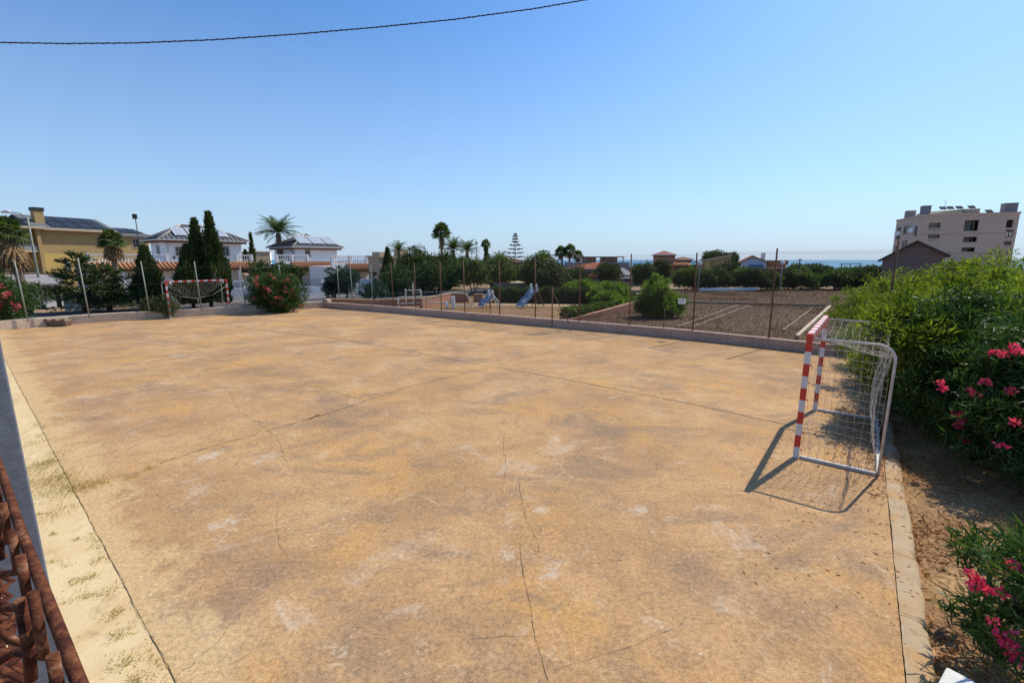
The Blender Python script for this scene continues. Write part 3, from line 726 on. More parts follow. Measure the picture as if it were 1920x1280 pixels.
def palm_trunk(t,h,r,lean=(0,0),mt=None):
    m=MB(); pts=[];rs=[]
    n=max(6,int(h/.35))
    for i in range(n+1):
        u=i/n; pts.append((lean[0]*u*u,lean[1]*u*u,-.2+u*(h+.2))); rs.append(r*(1.15-.35*u)*(1+.07*(i%2)))
    m.tube(pts,rs,9); m.build('trunk',mt or M['bark_palm'],t); return Vector((lean[0],lean[1],h))
def date_palm(label,x,y,h,r,n=34,group=None,dry=4,trunk_r=.2,el0=1.35,z0=-.05,lean=(0,0)):
    t=thing('date_palm',label,'palm tree',(x,y,z0),0,group); top=palm_trunk(t,h,trunk_r,lean); Pv=[];Fv=[]
    for i in range(n):
        az=i*2.39996+rnd.uniform(-.2,.2); el=el0-(i/n)*1.25+rnd.uniform(-.08,.08)
        frond(Pv,Fv,top,az,el,r*rnd.uniform(.85,1.1),rnd.uniform(.7,1.2),.035*r/1.6,leafL=.30*r/1.2)
    npmesh('crown',np.array(Pv),np.array(Fv),M['f_palm'],t)
    if dry:
        Pv=[];Fv=[]
        for i in range(dry):
            frond(Pv,Fv,top-Vector((0,0,.15)),rnd.uniform(0,6.28),rnd.uniform(-.9,-.3),r*.7,.5,.03,nl=18,leafL=.22*r/1.2)
        npmesh('dead_fronds',np.array(Pv),np.array(Fv),M['f_dry'],t)
    return t
def fan_leaf(Pv,Fv,base,az,el,L_,R_,droop=.3,seg=14):
    d=Vector((math.cos(az)*math.cos(el),math.sin(az)*math.cos(el),math.sin(el))); c=Vector(base)+d*L_
    side=Vector((-math.sin(az),math.cos(az),0)); nrm=d.cross(side)
    n=len(Pv); w2=side*.02; Pv+=[tuple(Vector(base)-w2),tuple(Vector(base)+w2),tuple(c+w2),tuple(c-w2)]; Fv.append((n,n+1,n+2,n+3))
    for k in range(seg):
        a=-1.9+3.8*k/(seg-1); q=(d*math.cos(a)+side*math.sin(a)).normalized(); tip=c+q*R_*(1-.25*abs(a)/1.9)+Vector((0,0,-droop*R_*(.6+.4*abs(a))))
        sw=q.cross(nrm).normalized()*R_*.085; mid=c+q*R_*.55+Vector((0,0,-droop*R_*.12))
        n=len(Pv); Pv+=[tuple(c),tuple(mid+sw),tuple(tip),tuple(mid-sw)]; Fv.append((n,n+1,n+2,n+3))
def fan_palm(label,x,y,h,r,n=40,skirt=.0,group=None,trunk_r=.14,z0=-.05,skr=.5,lean=(0,0)):
    t=thing('fan_palm',label,'palm tree',(x,y,z0),0,group); top=palm_trunk(t,h,trunk_r,lean); Pv=[];Fv=[]
    for i in range(n):
        az=i*2.39996; el=1.45-(i/n)*1.9+rnd.uniform(-.1,.1)
        fan_leaf(Pv,Fv,top,az,el,r*.5*rnd.uniform(.8,1.1),r*.55,.35+.3*i/n)
    npmesh('crown',np.array(Pv),np.array(Fv),M['f_palm'],t)
    if skirt:
        Pv=[];Fv=[]
        for i in range(int(46)):
            b=top-Vector((0,0,rnd.uniform(0,skirt*.75))); fan_leaf(Pv,Fv,b,rnd.uniform(0,6.28),rnd.uniform(-1.35,-.75),skr*r*.6,skr*r*.55,.5,8)
        npmesh('dead_skirt',np.array(Pv),np.array(Fv),M['f_dry'],t)
    return t
def norfolk(label,x,y,h,r,z0=-.05):
    t=thing('norfolk_pine',label,'tree',(x,y,z0)); m=MB(); m.tube([(0,0,0),(0,0,h*.6),(0,0,h)],[.16,.1,.03],6)
    PP=[];DD=[]; tiers=[(.985,.10),(.93,.22),(.86,.27),(.78,.34),(.70,.62),(.60,.85),(.50,1.0),(.4,1.05)]
    for u,rr in tiers:
        for k in range(7):
            a=k*2*math.pi/7+u*9; e=np.array([math.cos(a)*r*rr,math.sin(a)*r*rr,h*u+.10*r*rr]); b=np.array([0,0,h*u-.06])
            m.tube([tuple(b),tuple(e)],[.03,.01],4); kk=int(34*rr)+8; tt=rng.uniform(.2,1.05,kk)
            PP.append(b+np.outer(tt,e-b)+rng.normal(size=(kk,3))*np.array([.16,.16,.05])*r*.3); DD.append(np.tile(e-b,(kk,1))+rng.normal(size=(kk,3))*.5+np.array([0,0,.3]))
    m.build('trunk',M['bark'],t); leaves('crown',np.concatenate(PP),np.concatenate(DD),.30*r/1.6,.12*r/1.6,M['f_blue'],t)
def bush(name,label,cat,c,rad,mt,ncl,per,cr,leaf,z0=-.05,up=-1.0,group=None,stems=8,dirup=.35):
    t=thing(name,label,cat,(c[0],c[1],z0),0,group)
    cc,cd=clumps((0,0,rad[2]*.5),(rad[0],rad[1],rad[2]*.5),ncl,up)
    cc[:,2]=np.maximum(cc[:,2],.10)
    P,d=crown_pts(cc,cd,cr,per,.8); P[:,2]=np.abs(P[:,2])
    leaves('foliage',P,d*.7+rng.normal(size=P.shape)*.5+np.array([0,0,dirup]),leaf[0],leaf[1],mt,t)
    m=MB()
    for i in rng.choice(len(cc),min(stems,len(cc)),replace=False):
        e=Vector(cc[i]); m.tube([(rnd.uniform(-.2,.2),rnd.uniform(-.2,.2),-.1),(e.x*.45,e.y*.45,e.z*.6),tuple(e)],[.035,.025,.008],5)
    m.build('stem',M['bark'],t)
    return t,cc
def blossoms(t,cs,r,n,mt,leaf=.05):
    for c in cs:
        k=max(4,int(n*rnd.uniform(.7,1.3))); d=sph(k); P=np.array(c)+d*r*rng.uniform(.3,1,k)[:,None]*np.array([1.2,1.2,.8])
        leaves('blossom',P,d+rng.normal(size=d.shape)*.5,leaf,leaf*.9,mt,t,fold=.1)
# ---- left side
ol,cc=bush('oleander_bush','red flowered oleander bush at the left edge in front of the palm trunk','bush',(col_at(8,23.2),21.8),(2.35,1.5,2.75),M['f_ole'],150,110,.36,(.17,.04))
xx=ol.location
sel=[c*np.array([1.1,1.28,1.06]) for c in cc if c[2]>.7 and (c[1]<-.3)]
blossoms(ol,[c+rng.normal(size=3)*.12 for c in sel+sel+sel][:95],.11,18,M['red_fl'],.085)
fan_palm('thick fan palm with a skirt of dry fronds at the far left',col_at(34,27),27,hz(428,27)-.2,1.15,30,skirt=1.2,trunk_r=.21,skr=1.2,lean=(-.45,0))
fan_palm('short green fan palm standing before the yellow building and above the white balustrade',col_at(214,40),40,hz(452,40),1.25,36,skirt=.7,trunk_r=.2,skr=.9)
conifer_open('ragged conifer with a pointed top, left of a pair behind the cream end wall',col_at(143,28.2),28.2,hz(470,28.2)+.0,1.75,M['f_dark'],66,3)
conifer_open('spreading conifer with a rounded top, right of a pair behind the cream end wall',col_at(190,29.0),29.0,hz(497,29.0)+.1,1.9,M['f_dark'],60,8)
cypress('stout dark cypress directly left of the far goal beside the flowering shrub',col_at(272,29.8),29.8,hz(466,29.8),.82,M['f_dark'],5500)
cypress('broad low cypress with a leaning tip directly behind the crossbar of the far goal',col_at(352,30.2),30.2,hz(464,30.2),.92,M['f_dark'],6500)
cypress('tallest cypress with two tips rising above the villa roof',col_at(386,31.0),31.0,hz(404,31.0),1.2,M['f_dark'],9500,tips=2)
ptree('pine_tree','dark low pine spreading behind the round oleander bush','tree',462,566,486,33.0,M['f_dark'],ybot=548,ncl=60,per=70,leaf=(.26,.09),forks=2,flat=.55)
b,cc=bush('oleander_bush','round oleander bush with red and pink flowers right of the far goal','bush',(col_at(524,28.6),28.0),(1.62,1.3,2.35),M['f_ole'],150,110,.30,(.17,.04))
sel=[c*np.array([1.08,1.28,1.05]) for c in cc if c[1]<0 and c[2]>.5 and c[0]>-.9]
blossoms(b,[c+rng.normal(size=3)*.1 for c in sel+sel][:70],.08,14,M['red_fl'],.07)
b,cc=bush('flowering_shrub','small yellow green shrub with few red buds at the left post of the far goal','bush',(col_at(302,25.2)-.2,25.1),(.9,.7,1.25),M['f_olive'],60,70,.24,(.14,.04))
blossoms(b,[c for c in cc if c[1]<0][:7],.07,14,M['red_fl'],.08)
b,cc=bush('green_shrub','low yellowish shrub growing left of the round oleander behind the end wall','bush',(col_at(478,30.5),30.5),(.8,.6,1.1),M['f_olive'],30,60,.25,(.14,.05))
date_palm('broad feather palm rising behind the roof of the right villa',col_at(526,58),58,hz(438,58),3.0,44,dry=5,trunk_r=.35,el0=1.3)
cypress('thin dark cypress spire between the two villas',col_at(474,60),60,hz(438,60),.42,M['f_dark'],1500)
cypress('small cypress clump leaning against the side of the left villa',col_at(461,56),56,hz(470,56),.5,M['f_dark'],900)
# ---- middle
ptree('leafy_tree','blue green round tree at the far corner behind the green mesh','tree',604,668,492,34,M['f_blue'],ybot=566,ncl=60,per=75,leaf=(.2,.09),forks=2)
ptree('garden_shrub','low blue green shrub between the white wall and the brick wall','bush',668,730,528,36,M['f_blue'],ybot=562,ncl=40,per=60,leaf=(.2,.07))
cypress('slim dark conifer spire left of the beige house',col_at(727,44),44,hz(467,44),.72,M['f_dark'],2600,name='conifer_tree')
ptree('leafy_tree','dark tree right of the slim spire','tree',705,790,497,42,M['f_dark'],ybot=560,ncl=80,per=60,leaf=(.24,.1),forks=2)
ptree('pine_tree','tall dark pine with a flat wind swept top in front of the beige house','tree',742,822,459,48,M['f_dark'],ybot=548,ncl=110,per=70,leaf=(.3,.1),flat=.5,tr=.2)
ptree('pine_tree','broad dark pine below the tall slender fan palm','tree',796,886,468,50,M['f_dark'],ybot=548,ncl=110,per=60,leaf=(.3,.1),flat=.6,tr=.2)
date_palm('short feather palm poking out left of the flat topped pine',col_at(748,50),50,hz(470,50),1.5,26,dry=0)
ptree('leafy_tree','shaded green tree left of the seesaw beyond the brick wall','tree',772,862,484,44,M['f_dark'],ybot=553,ncl=120,per=60,leaf=(.24,.1),forks=2)
fan_palm('tall slender fan palm with a brown skirt against the sky',col_at(829,62),62,hz(437,62),1.6,40,skirt=2.2,trunk_r=.15,skr=.42)
date_palm('bushy feather palm with stiff leaves, left one of a pair by the tall fan palm',col_at(850,56),56,hz(468,56),2.0,40,dry=3,trunk_r=.25)
date_palm('bushy feather palm, right and lower one of a pair by the tall fan palm',col_at(876,58),58,hz(470,58),1.9,38,dry=0,trunk_r=.25)
fan_palm('small round headed fan palm right of the feather palms',col_at(911,70),70,hz(458,70),.95,30,skirt=.6,trunk_r=.16,skr=.7)
cypress('dark cypress column wrapped below the small round palm head',col_at(912,68),68,hz(466,68),.8,M['f_dark'],1800)
ptree('olive_tree','olive like tree with forked pale trunks right of the brick pillar','tree',852,922,483,43,M['f_mid'],ybot=540,ncl=120,per=60,leaf=(.22,.09),forks=3)
ptree('leafy_tree','dark rounded tree behind the small slide','tree',900,968,478,47,M['f_mid'],ybot=550,ncl=90,per=60,leaf=(.26,.1),forks=2)
date_palm('low shaggy feather palm in front of the ochre roof',col_at(937,54),54,hz(490,54),1.7,34,dry=0)
norfolk('tiered norfolk pine standing clear against the sky',col_at(966,112),112,hz(439,112),1.9)
ptree('leafy_tree','large dark tree with a lighter top behind the large slide','tree',976,1048,469,46,M['f_mid'],ybot=558,ncl=150,per=60,leaf=(.26,.1),forks=3,tr=.16)
ptree('leafy_tree','brownish broad tree right of the large slide','tree',1004,1074,488,43,M['f_olive'],ybot=560,ncl=100,per=60,leaf=(.24,.1),forks=2)
ptree('leafy_tree','tall narrow tree behind the large slide tree','tree',1010,1036,470,58,M['f_olive'],ybot=520,ncl=40,per=50,leaf=(.26,.1))
for i,(px,yt,rr,lb) in enumerate(((1056,474,1.75,'left and lowest'),(1068,471,1.8,'middle and tallest'),(1079,480,1.5,'right and leaning'))):
    fan_palm('fan palm, %s of a trio rising above the trees before the orange roof'%lb,col_at(px,92),92,hz(yt,92),rr,28,skirt=.8,trunk_r=.2,skr=.5,group='trio of fan palms',lean=(.5*i-.5,0))
ptree('leafy_tree','dark tree between the olive like tree and the ochre roof','tree',935,990,496,52,M['f_dark'],ybot=552,ncl=80,per=60,leaf=(.26,.1))
ptree('leafy_tree','dark tree above the right end of the clipped hedge','tree',1055,1105,500,50,M['f_dark'],ybot=548,ncl=80,per=60,leaf=(.26,.1))
ptree('garden_shrub','round clipped dark bush beside the hedge behind the playground','bush',956,978,535,41,M['f_dark'],ybot=557,ncl=50,per=60,leaf=(.14,.07))
ptree('green_shrub','wide bright green shrub on the left of the overgrown bank','bush',1050,1132,524,36,M['f_bright'],ybot=566,ncl=140,per=90,leaf=(.2,.05),group='bright shrubs on the bank')
ptree('green_shrub','wide bright green shrub in the centre of the overgrown bank','bush',1106,1186,526,33,M['f_bright'],ybot=578,ncl=170,per=100,leaf=(.2,.05),group='bright shrubs on the bank')
ptree('green_shrub','lower bright green shrub spilling over the brick bank','bush',1116,1172,545,31.0,M['f_bright'],ybot=586,ncl=100,per=80,leaf=(.2,.05),group='bright shrubs on the bank')
ptree('green_shrub','dark shrub in the corner behind the bank','bush',1160,1215,548,35,M['f_mid'],ybot=574,ncl=50,per=60,leaf=(.2,.07))
ptree('pine_tree','small dark pine in front of the orange roofs','tree',1116,1166,489,52,M['f_dark'],ybot=534,ncl=80,per=60,leaf=(.26,.09),flat=.55)
ptree('pine_tree','dark pine left of the terracotta tower','tree',1186,1232,488,48,M['f_dark'],ybot=545,ncl=90,per=60,leaf=(.26,.09),flat=.6)
ptree('pine_tree','dark pine directly in front of the terracotta tower','tree',1222,1258,485,50,M['f_dark'],ybot=540,ncl=80,per=60,leaf=(.26,.09),flat=.6)

spec=[(1268,1312,502,50,'dark_a'),(1300,1345,505,49,''),(1326,1372,498,50,''),(1352,1384,488,52,''),(1378,1412,500,50,''),(1398,1446,502,49,''),(1424,1462,506,50,''),(1458,1500,508,51,''),(1488,1530,502,50,''),(1520,1560,494,52,''),(1548,1592,503,50,''),(1580,1622,498,51,''),(1606,1650,500,49,''),(1636,1680,503,48,'')]
lab=['left end of the tree belt, below the terracotta tower','below the ochre sloped wall','under the middle of the ochre sloped wall','tall and narrow at the right end of the ochre wall','left of the white gabled house','directly below the white gabled house','right below the chimney of the white gabled house','beside the lamp post','right of the lamp post with a flat top','rising above the sea line','with twiggy top before the sea','under the metal frame by the sea','near the end of the sea view','at the right end of the tree belt before the brown gable']
for (a,b,yt,Y,_),l in zip(spec,lab):
    ptree('belt_tree','dense dark tree '+l,'tree',a-5,b+5,yt,Y,M['f_dark'] if rnd.random()<.6 else M['f_mid'],ybot=543,ncl=100,per=60,leaf=(.26,.1),forks=2,group='trees edging the dry field')
ptree('pine_tree','wind swept pine reaching above the ochre sloped wall','tree',1316,1362,470,66,M['f_dark'],ybot=505,ncl=70,per=60,leaf=(.34,.12),flat=.4)
ptree('pine_tree','thin wind swept pine leaning right over the end of the ochre wall','tree',1356,1386,472,64,M['f_dark'],ybot=508,ncl=50,per=60,leaf=(.34,.12),flat=.5)
lst=random.Random(21)
for i in range(30):
    px=615+i*35.5+lst.uniform(-8,8); Y=lst.uniform(72,100); wd=lst.uniform(24,36)
    ptree('distant_tree','dark tree of the distant row filling the gaps before the sea','tree',px-wd,px+wd,lst.uniform(491,500)-(0 if px<1480 else -3),Y,(M['f_dark'],M['f_mid'],M['f_olive'])[i%3],ybot=532,ncl=60,per=40,leaf=(.55,.22),flat=.7,group='distant row of trees before the sea')
# hedge behind the playground
def hedge(label,a,b,w_,h,mt,n,nm='hedge'):
    t=thing(nm,label,'hedge',((a+b)/2).to_tuple()); d=np.array(b-a); n_=np.array([-d[1],d[0],0]); n_=n_/np.linalg.norm(n_)
    u=rng.uniform(-.5,.5,n); f=rng.integers(0,3,n)
    s_=np.where(f==0,rng.uniform(-1,1,n),np.where(f==1,-1,1))*w_/2; z=np.where(f==0,h,rng.uniform(0,h,n))
    P=np.outer(u,d)+np.outer(s_,n_); P[:,2]+=z+rng.normal(0,.06,n)+.08*np.sin(u*37); P[:,:2]+=rng.normal(0,.06,(n,2))
    leaves('foliage',P,rng.normal(size=(n,3))+np.array([0,-.3,.6]),.15,.08,mt,t)
    core=MB(); A=-Vector(d)/2;B=Vector(d)/2;N_=Vector(n_)*(w_/2-.08); core.hexa([A-N_,B-N_,B+N_,A+N_]+[q+Vector((0,0,h-.1)) for q in (A-N_,B-N_,B+N_,A+N_)]); core.build('light_stop_core',M['bark'],t)  # opaque block added inside the hedge to stop light between the leaves
hedge('clipped dark hedge running behind the slides of the playground',G(925,565),G(1118,567),1.0,.95,M['f_dark'],9000)
hedge('low green ground hedge along the near side of the brick bank',G(1060,598),G(1145,583),.6,.42,M['f_mid'],4000)
# ---- right: big shrubs
def bigbush(label,name,cs,mt,ncl,per,cr,leaf,cat='bush',dirv=(0,0,.3),stems=26,sr=1.0):
    base=cs[0][0]; t=thing(name,label,cat,(base[0],base[1],-.05)); CC=[]
    tot=sum(c[1][0]*c[1][1] for c in cs)
    for c,rad in cs:
        k=max(34 if ncl>200 else 8,int(ncl*rad[0]*rad[1]/tot)); hi=len(c)>2; a,_=clumps((c[0]-base[0],c[1]-base[1],c[2] if hi else rad[2]*.5),(rad[0],rad[1],rad[2] if hi else rad[2]*.56),k,-1.0); CC.append(a)
    CC=np.concatenate(CC); CC=CC[CC[:,2]>.15]
    P,d=crown_pts(CC,None,cr,per,.75); P=P[P[:,2]>.02]
    D=rng.normal(size=P.shape)*.65+np.array(dirv)
    # sprays: all leaves of a clump share a general direction
    leaves('foliage',P,D,leaf[0],leaf[1],mt,t,fold=.2)
    m=MB()
    for i in rng.choice(len(CC),min(stems,len(CC)),replace=False):
        e=Vector(CC[i]); b=Vector((e.x*.55+rnd.uniform(-.3,.3),e.y*.55+rnd.uniform(-.3,.3),-.1)); m.tube([b,b.lerp(e,.5)+Vector((0,0,.25)),e],[.03*sr,.022*sr,.006*sr],5)
    m.build('stem',M['bark'],t)
    return t,CC
bigbush('huge bright green shrub mass filling the right edge behind the foreground goal','green_shrub',[((13.4,13.2),(2.3,2.2,3.0)),((15.4,17.5),(2.2,2.0,2.75)),((11.2,11.0),(1.9,1.8,2.95)),((16.5,14.5),(2.2,2.5,3.15)),((10.2,9.3),(1.5,1.4,2.75))],M['f_big'],800,150,.42,(.15,.032))
bigbush('lower tangle of green shoots spreading over the end of the low wall behind the goal','green_shrub',[((13.1,15.9),(1.4,1.2,2.2)),((11.2,13.3),(1.2,1.2,1.8)),((14.9,19.0),(1.5,1.4,2.2)),((9.7,11.4),(1.1,1.1,1.75)),((9.2,10.0),(1.25,1.1,2.3)),((8.35,9.35),(.7,.65,2.4)),((7.62,8.62,1.82),(.72,.66,.42)),((8.0,9.0,1.7),(.7,.7,.6)),((7.75,8.2,1.45),(.5,.6,.5))],M['f_big'],390,130,.33,(.14,.03))
OLE=[((7.9,6.9),(1.15,1.2,2.2)),((8.5,8.4),(1.2,1.2,2.5)),((7.5,5.7),(.95,.8,1.55)),((9.3,6.3),(1.3,1.3,2.5)),((8.4,5.0),(1.2,1.0,2.2))]
ob,cc=bigbush('dark shaded oleander with pink flowers at the right edge beyond the kerb','oleander_bush',OLE,M['f_ole'],620,120,.32,(.15,.028))
obl=ob.location
def fl(px,py,Y,lobes=None):
    """where the sight line first meets the foliage surface"""
    r=ray(px,py); best=None
    for (c,rd) in (OLE if lobes is None else lobes):
        o=Vector(((0-c[0])/rd[0],(0-c[1])/rd[1],(H-rd[2]*.5)/(rd[2]*.58))); d=Vector((r.x/rd[0],r.y/rd[1],r.z/(rd[2]*.58)))
        A=d.dot(d);B=2*o.dot(d);C_=o.dot(o)-1.1; D_=B*B-4*A*C_
        if D_>0:
            t_=(-B-math.sqrt(D_))/(2*A)
            if t_>0 and (best is None or t_<best): best=t_
    p=Vector((0,0,H))+r*best if best else W(px,py,Y)
    return (p.x-obl.x,p.y-obl.y,p.z-obl.z)
blossoms(ob,[fl(*q) for q in ((1866,661,6.9),(1880,663,6.9),(1902,652,6.9),(1910,659,6.85),(1762,718,7.0),(1768,728,6.95),(1824,733,6.8),(1831,740,6.8),(1848,715,6.9),(1894,733,6.7),(1795,777,6.6),(1802,786,6.6),(1797,797,6.55),(1728,806,6.6),(1810,824,6.4),(1905,792,6.3),(1878,835,6.3))],.048,30,M['pink'],.044)
OL2=[((3.95,3.0),(.42,.5,1.25)),((3.75,2.75),(.3,.35,.75)),((4.3,3.5),(.4,.4,1.0))]
ob2,cc=bigbush('young oleander with bright pink flowers in the lower right corner','oleander_bush',OL2,M['f_ole'],62,60,.16,(.13,.02),stems=6,dirv=(-.4,-.1,.35),sr=.35)
obl=ob2.location
blossoms(ob2,[fl(*q,lobes=OL2) for q in ((1820,1074,3.0),(1835,1085,3.0),(1842,1100,2.95),(1826,1096,3.0),(1855,1108,2.95),(1880,1110,2.9),(1900,1058,3.0),(1862,1165,2.8),(1875,1190,2.75),(1890,1205,2.7),(1905,1215,2.7),(1885,1218,2.7),(1912,1235,2.65),(1899,1193,2.7))],.028,26,M['pink'],.032)
xs_=col_at(1236,25.8)
bigbush('tall bright green shrub standing alone in the dry field near the notice plate','round_shrub',[((xs_,25.8),(.95,.9,1.9)),((xs_-.1,26.0),(.55,.55,2.45)),((xs_+.75,25.6),(.75,.7,1.35)),((xs_-.65,25.7),(.6,.6,1.25)),((xs_+.25,25.2),(.8,.6,1.0))],M['f_bright'],260,100,.27,(.19,.036),dirv=(0,0,.75))
# spiky seedling under the oleander
# ------------------------------------------------------------------ ground cover
def scatter(name,P,D,L_,w_,mt,kindname='stuff',fold=.1):
    o=leaves(name,P,D,L_,w_,mt,None,fold); tag(o,kind='stuff'); return o
n=230000; A=rng.uniform(0,1,n); 
def inpoly(x,y,poly):
    c=np.zeros(len(x),bool); j=len(poly)-1
    for i in range(len(poly)):
        xi,yi=poly[i][0],poly[i][1]; xj,yj=poly[j][0],poly[j][1]
        c^=((yi>y)!=(yj>y))&(x<(xj-xi)*(y-yi)/(yj-yi+1e-12)+xi); j=i
    return c
fx=rng.uniform(1,36,n); fy=rng.uniform(15,54,n); k=inpoly(fx,fy,[(p[0],p[1]) for p in fld]); fx,fy=fx[k],fy[k]
bc=np.stack([rng.uniform(1,36,90),rng.uniform(15,54,90)],1); dmin=np.min(np.hypot(fx[:,None]-bc[None,:,0],fy[:,None]-bc[None,:,1]),axis=1); k=rng.uniform(0,1,len(fx))<.55+.45*(dmin<1.3); fx,fy=fx[k],fy[k]
P=np.stack([fx,fy,np.full(len(fx),-.05)],1); scatter('dry_grass',P,rng.normal(size=P.shape)*.45+np.array([0,0,1]),.13,.013,M['drygrass'])
n2=26000; gx=rng.uniform(-14,12,n2); gy=rng.uniform(22,48,n2); k=inpoly(gx,gy,[(p_[0],p_[1]) for p_ in ply]); k&=(np.sin(gx*1.1+gy*.6)+np.sin(gy*1.3-gx*.3)+rng.normal(0,.6,n2))>-.1
gx,gy=gx[k],gy[k]; P=np.stack([gx,gy,np.full(len(gx),-.05)],1); scatter('playground_grass',P,rng.normal(size=P.shape)*.6+np.array([0,0,1]),.11,.02,M['grassy'])
# weeds along the left joint
PL=[]
for c_,s_,k_ in ((( 95,880),.22,500),((120,915),.20,900),((80,870),.12,500),((100,900),.16,600),((105,850),.12,200),((190,905),.10,260),((150,915),.12,350),((245,895),.05,120),((285,878),.05,90),((110,960),.12,220),((160,1085),.06,110),((185,1050),.05,70),((200,1110),.05,90),((215,1150),.05,100),((225,1190),.05,110),((235,1240),.06,150),((255,1275),.05,100),((75,800),.10,100),((70,830),.1,140),((1320,630),.06,60),((860,607),.1,40)):
    c0=G(*c_); a=rng.normal(size=(k_,2))*s_; PL.append(np.stack([c0.x+a[:,0],c0.y+a[:,1],np.full(k_,.002)],1))
tt=rng.uniform(-3,9,2600); oo=-np.abs(rng.normal(0,.05,2600))-.012; cl=np.sin(tt*5.1)+np.sin(tt*2.3+1)+rng.normal(0,.5,2600)>.9
LN=Vector((-Ld.y,Ld.x,0)); LN=LN if LN.dot(V)>0 else -LN
PL.append(np.stack([L0.x+Ld.x*tt+LN.x*oo,L0.y+Ld.y*tt+LN.y*oo,np.full(2600,-.004)],1)[cl])
for k_ in range(34):
    t_=rng.uniform(-1,8.5); o_=-.24-.05*t_*rng.uniform(.3,1)+rng.normal(0,.05); m_=int(rng.uniform(10,60)); s_=rng.uniform(.012,.05)
    PL.append(np.stack([L0.x+Ld.x*t_+LN.x*o_+rng.normal(0,s_*1.6,m_),L0.y+Ld.y*t_+LN.y*o_+rng.normal(0,s_,m_),np.full(m_,-.01)],1))
P=np.concatenate(PL); scatter('weeds',P,rng.normal(size=P.shape)*.8+np.array([0,0,.45]),.042,.0045,M['grassy'])
# leaf litter and dry stalks on the right
def band(n,t0,t1,o0,o1,pw=1):
    t_=rng.uniform(t0,t1,n); o_=o0+(o1-o0)*rng.uniform(0,1,n)**pw
    return np.stack([c_near.x+Kd.x*t_+Kn.x*o_,c_near.y+Kd.y*t_+Kn.y*o_,np.full(n,-.045)],1)
P=band(30000,-1,11,.2,4.5,1.2); k=(np.sin(P[:,0]*3.1+P[:,1])+np.sin(P[:,1]*4.3-P[:,0]*1.2)+rng.normal(0,.7,len(P)))>-.3; P=P[k]; P[:,2]+=rng.uniform(0,.015,len(P))
scatter('leaf_litter',P,rng.normal(size=P.shape)*np.array([1,1,.22]),.055,.016,M['litter'])
P=band(5000,-1,12,.22,4,1.1); scatter('dry_stalks',P,rng.normal(size=P.shape)*np.array([1,1,.15])+np.array([0,0,.03]),.13,.005,M['grassy'])
gl=(Vector((6.3,7.6,0))-c_near).dot(Kd)
P=np.concatenate([band(1500,gl-1.7,gl+1.9,.2,-.75,1.6),band(500,gl-2.5,gl+3,.0,-.2)]); P[:,2]=.004+rng.uniform(0,.01,len(P)); scatter('goal_litter',P,rng.normal(size=P.shape)*np.array([1,1,.15]),.05,.012,M['litter'])
P=band(900,gl-.5,gl+2.2,.1,-.6,1.5); P[:,2]=.004; scatter('goal_twigs',P,rng.normal(size=P.shape)*np.array([1,1,.3])+np.array([0,0,.1]),.16,.004,M['drygrass'])
npb=700; tp=rng.uniform(-1,9,npb); op=-rng.uniform(0,1.0,npb)**.8*.9-.02; P=np.stack([L0.x+Ld.x*tp+LN.x*op,L0.y+Ld.y*tp+LN.y*op,np.full(npb,-.010)],1)
scatter('pebbles',P,rng.normal(size=P.shape)*np.array([1,1,.3])+np.array([0,0,.2]),.016,.012,M['litter'],fold=.4)
P=band(420,4,11,.15,-1.3,2.2); P[:,2]=.004; scatter('fallen_leaves',P,rng.normal(size=P.shape)*np.array([1,1,.1]),.05,.014,M['litter'])
# pine cones
m0=None
for i,(px,py) in enumerate(((1752,1186),(1760,1191),(1768,1188),(1775,1196),(1725,1112),(1731,1200))):
    p=G(px,py,-.03)
    if m0 is None:
        pv=[];m=MB()
        m.tube([(0,0,0),(0,0,.012),(0,0,.03),(0,0,.045)],[.006,.016,.012,.002],8)
        for k in range(26):
            a=k*2.4; z=.004+k*.0015; r0=.016-.010*(k/26)**2; q=Vector((math.cos(a),math.sin(a),0)); sd_=Vector((-math.sin(a),math.cos(a),0))
            b=q*r0*.7+Vector((0,0,z)); m.poly([b-sd_*.005,b+sd_*.005,b+q*.009+sd_*.003+Vector((0,0,.004)),b+q*.009-sd_*.003+Vector((0,0,.004))])
        m0=m.build('pine_cone',M['wood']); o=m0
    else: o=m0.copy(); sc.collection.objects.link(o)
    o.location=p; o.rotation_euler=(rnd.uniform(1,2),0,rnd.uniform(0,6)); tag(o,'small brown seed cone lying in the leaf litter beside the kerb','cone','seed cones in the litter')
# ------------------------------------------------------------------ buildings
M['roof_dark']=mat('dark_grey_tiles',(.10,.11,.12),.7,.25,3,(.15,.15,.16),.2,20)
M['ridge']=mat('cream_ridge_tiles',(.52,.44,.36),.8,.15,4)
M['tile_o']=mat('orange_clay_tile',(.50,.23,.10),.85,.25,2.5,(.36,.17,.09),fine=.2)
M['tile_red']=mat('red_clay_tile',(.52,.15,.06),.85,.2,2.0,(.40,.13,.06),fine=.15)
M['tile_maroon']=mat('maroon_roof_tile',(.24,.06,.05),.7,.2,2)
M['cornice']=mat('brown_cornice',(.25,.13,.08),.8,.2,3)
M['yellow_w']=mat('yellow_render',(.56,.40,.13),.9,.08,.5,(.51,.36,.12))
M['ochre_w']=mat('ochre_render',(.42,.29,.13),.9,.10,.6,(.37,.25,.11))
M['beige_w']=mat('beige_render',(.56,.43,.30),.9,.10,.7,(.48,.37,.26))
M['terra_w']=mat('terracotta_render',(.46,.24,.15),.9,.1,.7,(.40,.21,.13))
M['pink_w']=mat('pinkish_grey_render',(.68,.50,.39),.9,.1,.3,(.60,.45,.36))
M['grey_w']=mat('grey_render',(.30,.28,.28),.9,.15,.5,(.24,.22,.22))
M['brown_w']=mat('brown_render',(.20,.14,.125),.9,.15,.6,(.17,.115,.105))
